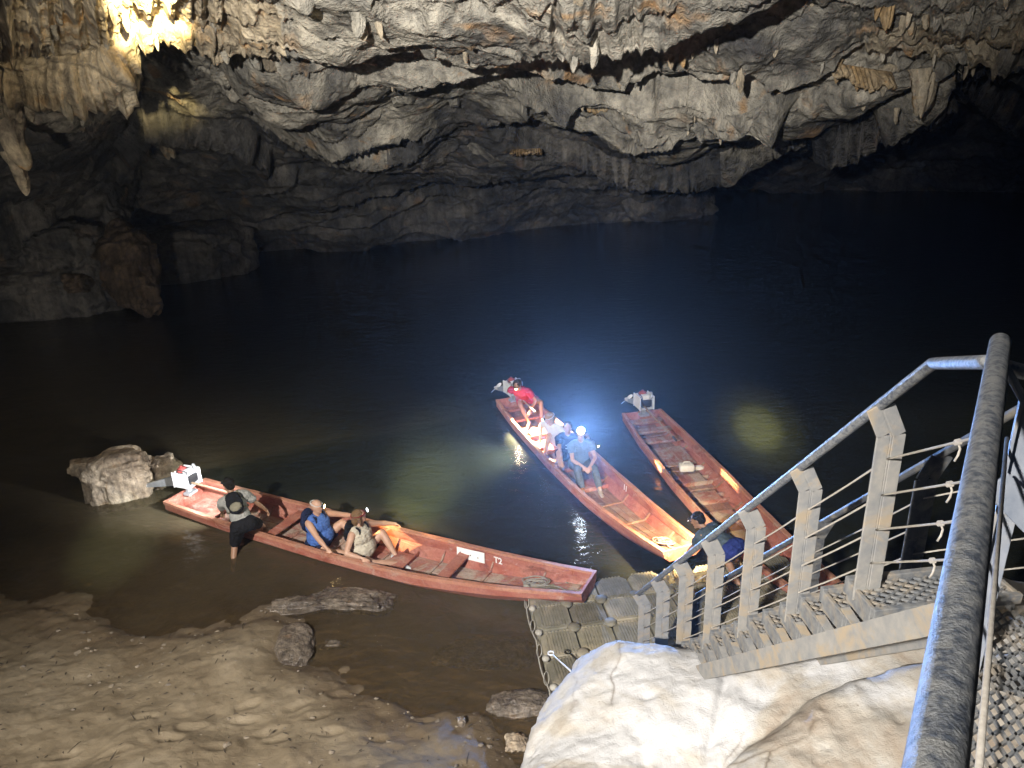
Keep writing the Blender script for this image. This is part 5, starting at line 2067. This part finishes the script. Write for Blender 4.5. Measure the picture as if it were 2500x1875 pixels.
P1_ = person('person in grey shirt and black shorts stepping from the water into the nearest boat', (-4.70, 10.98, 0.62), (-0.42, 0.90), lean=34, side=-8, skin=SKIN2,
             head=(-0.85, 0.45, -0.25), lh=W(541, 1270, 0.28), rh=(-4.40, 11.55, 0.45), lf=(-4.95, 10.80, -0.16), rf=W(652, 1288, -0.02), lpole=(-0.3, 0.9, 0.1), rpole=(0.7, 0.6, 0.5),
             shirt=GREYC, sleeves=0.75, bottom=BLACKC, leglen=1.0, hair=HAIRD, strap=STRAPB, sc=1.05,
             lamp=dict(mat=COOL, aim=W(440, 1206, 0.25), w=700, angle=66, blend=0.9, col=(0.95, 0.97, 1.0)))
backpack(P1_, BLACKC, 'black and khaki backpack on the person climbing into the nearest boat', 0.28, 0.32, 0.11, cloth('khaki_canvas', (0.26, 0.24, 0.18), 0.8))

# -- middle boat
bp = lambda s, v, z: boat_pt(boat2, SH2, s, v, z)
P4_ = person('crouching person in crimson shirt and shorts at the stern of the middle boat', bp(0.075, 0.30, 0.46), (-0.30, -0.95), lean=50, skin=SKIN2,
             head=(-0.35, -0.75, -0.50), lh=bp(0.15, 0.1, 0.35), rh=bp(0.02, -0.35, 0.52), rf=bp(0.150, 0.0, 0.05), lf=bp(0.160, 0.62, 0.05), rpole=(-0.5, -0.5, 0.9), lpole=(0.6, -0.5, 0.9),
             shirt=CRIM, sleeves=0.6, bottom=CRIM, leglen=0.6, hair=HAIRD, strap=STRAPB,
             lamp=dict(mat=WARM, aim=bp(0.24, -0.25, -0.05), w=5200, angle=76, blend=0.8, col=(1.0, 0.80, 0.52), size=0.03))
P5_ = person('fair haired person in white shirt hunched over in the middle boat', bp(0.325, 0.36, 0.12), (-0.62, -0.78), lean=30, skin=SKIN1,
             head=(-0.80, -0.50, -0.25), lh=bp(0.40, 0.0, 0.25), rh=bp(0.30, -0.35, 0.22), rf=bp(0.36, -0.55, -0.02), lf=bp(0.41, -0.3, -0.02), rpole=(-0.2, -0.5, 1), lpole=(0.2, -0.5, 1),
             shirt=WHITC, sleeves=0.55, bottom=WHITC, leglen=0.9, hair=HAIRG, hairlong=0.10, shoes=SANDAL, strap=STRAP,
             lamp=dict(mat=COOL, aim=W(1120, 1130, 0.0), w=700, angle=90, blend=1.0, col=(0.95, 1.0, 0.80)))
P6_ = person('person in navy T shirt and dark shorts sitting behind the dazzling headlamp', bp(0.405, 0.25, 0.08), (-0.15, -1.0), lean=20, skin=SKIN1,
             head=(-0.10, -0.95, 0.20), rh=bp(0.48, -0.55, 0.25), lh=bp(0.45, 0.90, 0.34), rf=bp(0.48, -0.55, -0.02), lf=bp(0.50, -0.05, -0.02), rpole=(-0.4, -0.4, 1), lpole=(0.4, -0.4, 1),
             shirt=NAVY, sleeves=0.6, bottom=NAVY, leglen=0.85, hair=HAIRD, shoes=SANDAL, strap=STRAPB)
# pale print on the T shirt
mbp = MB()
cc = P6_['chest'] + P6_['ff'] * 0.136 * 1.1
for k, (x, zq, w_) in enumerate(((-0.05, 0.03, 0.04), (0.03, 0.04, 0.03), (-0.02, -0.01, 0.07), (0.02, -0.06, 0.06))):
    mbp.box(cc + P6_['rr'] * x + P6_['spine'] * zq + P6_['ff'] * 0.006, (w_, 0.006, 0.014), P6_['R'])
part(mbp, 'shirt_print', WHITC, P6_['t'])
P7_ = person('person in grey blue shirt and jeans whose dazzling headlamp faces the viewer', bp(0.495, 0.10, 0.22), (0.10, -0.99), lean=16, skin=SKIN1,
             head=(-0.10, -0.90, 0.43), rh=bp(0.555, -0.16, 0.36), lh=bp(0.56, 0.10, 0.36), rf=bp(0.585, -0.42, -0.02), lf=bp(0.60, 0.22, -0.02), rpole=(-0.15, -0.6, 1), lpole=(0.3, -0.6, 1),
             shirt=TEAL, sleeves=0.5, bottom=DENIM, leglen=1.9, hair=HAIRD, shoes=SANDAL, strap=STRAPB,
             lamp=dict(mat=BLIND, aim=(0.0, 0.0, 7.4), r=0.080, w=5200, angle=84, blend=1.0, col=(0.24, 0.46, 1.0)))
# -- on the dock
P8_ = person('person in slate shirt and blue shorts bending over on the dock holding the bow', (3.08, 9.04, 1.04), (-0.66, 0.75), lean=80, sc=0.96, skin=SKIN2,
             head=(-0.80, 0.35, -0.45), lh=W(1668, 1362, 0.56), rh=(2.95, 10.0, 0.70), rf=W(1800, 1418, DZ + 0.085), lf=W(1752, 1424, DZ + 0.085), lpole=(-0.6, 0.6, 0.2), rpole=(-0.5, 0.8, 0.2),
             shirt=SLATE, sleeves=0.7, bottom=ROYAL, leglen=0.85, hair=HAIRD, shoes=None, strap=STRAPB,
             lamp=dict(mat=COOL, aim=W(1640, 1330, 0.40), w=800, angle=104, blend=0.8, col=(1.0, 0.72, 0.36)))

# ------------------------------------------------------------------ added torches whose beams fall on the river and boats
# added hand torch, put in to light the side of the empty boat
hp = bp(0.468, 1.02, 0.40)
ht = boat_pt(boat3, SH3, 0.47, 0.9, 0.12)
td_ = (ht - hp).normalized()
tor_ = empty('added_hand_torch', hp)
tag(tor_, 'added small lit hand torch over the side of the middle boat', 'torch')
part(MB().tube([hp - td_ * 0.06, hp + td_ * 0.03, hp + td_ * 0.05], [0.014, 0.014, 0.022], 12), 'barrel', LAMPB, tor_, True)
part(MB().tube([hp + td_ * 0.051, hp + td_ * 0.056], [0.019, 0.017], 12), 'lens', WARM, tor_, True)
spot('added_hand_torch_beam', hp + td_ * 0.08, ht, 2400, 15, 0.5, (1.0, 0.62, 0.26), 0.02)
# guessed torch out of view, added to light a patch on the river
spot('unseen_torch_beam', (2.3, 0.6, 6.9), W(1850, 1045, 0.0), 110000, 4.6, 1.0, (1.0, 0.90, 0.45), 0.03)
spot('unseen_torch_spill', (2.3, 0.6, 6.9), W(1850, 1045, 0.0), 36000, 8.5, 1.0, (1.0, 0.90, 0.45), 0.03)
# more unseen torches, added for the lit patches on the water further left
spot('unseen_torch_beam', (-1.9, -1.2, 7.6), W(1040, 1185, 0.0), 42000, 6.5, 1.0, (1.0, 0.98, 0.55), 0.03)
spot('unseen_torch_spill', (-1.9, -1.2, 7.6), W(1100, 1120, 0.0), 30000, 11.5, 1.0, (0.92, 1.0, 0.72), 0.03)
spot('unseen_torch_beam', (-3.6, 0.2, 6.6), W(280, 1335, 0.0), 8000, 8, 1.0, (0.80, 1.0, 0.70), 0.03)

# pebbles and grit on the mud
PEB = simple('river_pebbles', (0.24, 0.20, 0.15), (0.13, 0.11, 0.09), 6, 0.7, 0, 0.2, None, 0.3, False)
rs = np.random.RandomState(9)
bmv, bmf = ico(1)
mb = MB()
n = 0
while n < 260:
    x, y = rs.uniform(-7, 0.3), rs.uniform(5.0, 9.6)
    z_ = float(bed_height(np.array([x]), np.array([y]))[0])
    if z_ < 0.0 or z_ > 0.45 or rs.rand() < z_ * 2:
        continue
    r_ = 0.008 + 0.03 * rs.rand() ** 3
    q_ = bmv * (1 + 0.25 * rs.randn(len(bmv), 1)) * np.array([r_ * rs.uniform(.8, 1.6), r_, r_ * 0.6])
    mb.add(q_ + np.array([x, y, z_]), [tuple(f_) for f_ in bmf])
    n += 1
o = mb.build('pebbles', PEB)
tag(o, 'small pebbles and grit scattered along the mud bank', 'pebbles', kind='stuff')

# twigs and bits of debris scattered over the mud
TWIG = simple('dark_debris', (0.035, 0.028, 0.02), (0.07, 0.055, 0.04), 20, 0.9, 0, 0.2)
rs = np.random.RandomState(5)
mb = MB()
n = 0
while n < 420:
    x, y = rs.uniform(-7.5, 0.2), rs.uniform(4.2, 9.6)
    z_ = float(bed_height(np.array([x]), np.array([y]))[0])
    if z_ < 0.03:
        continue
    a = rs.uniform(0, 6.28)
    l = rs.uniform(0.01, 0.05) * (2.2 if rs.rand() < 0.1 else 1)
    d_ = Vector((math.cos(a), math.sin(a), rs.uniform(-0.2, 0.2))) * l
    c = Vector((x, y, z_ + 0.004))
    mb.tube([c - d_, c + Vector((0, 0, 0.004)), c + d_ * 0.8 + Vector((rs.uniform(-.01, .01), 0, 0))], [0.003, rs.uniform(0.004, 0.010), 0.002], 5)
    n += 1
o = mb.build('mud_debris', TWIG)
tag(o, 'dark twigs and leaf bits scattered on the mud bank', 'debris', kind='stuff')

# thin mist in the cave air
HAZE = bpy.data.materials.new('cave_mist')
HAZE.use_nodes = True
nt = HAZE.node_tree
nt.nodes.clear()
out = nt.nodes.new('ShaderNodeOutputMaterial')
pv = nt.nodes.new('ShaderNodeVolumePrincipled')
pv.inputs['Color'].default_value = (0.85, 0.92, 1.0, 1)
pv.inputs['Density'].default_value = 0.00095
pv.inputs['Anisotropy'].default_value = 0.8
nt.links.new(pv.outputs[0], out.inputs['Volume'])
hz = MB().box((5, 39, 6.5), (150, 102, 25)).build('haze', HAZE)
tag(hz, kind='stuff')
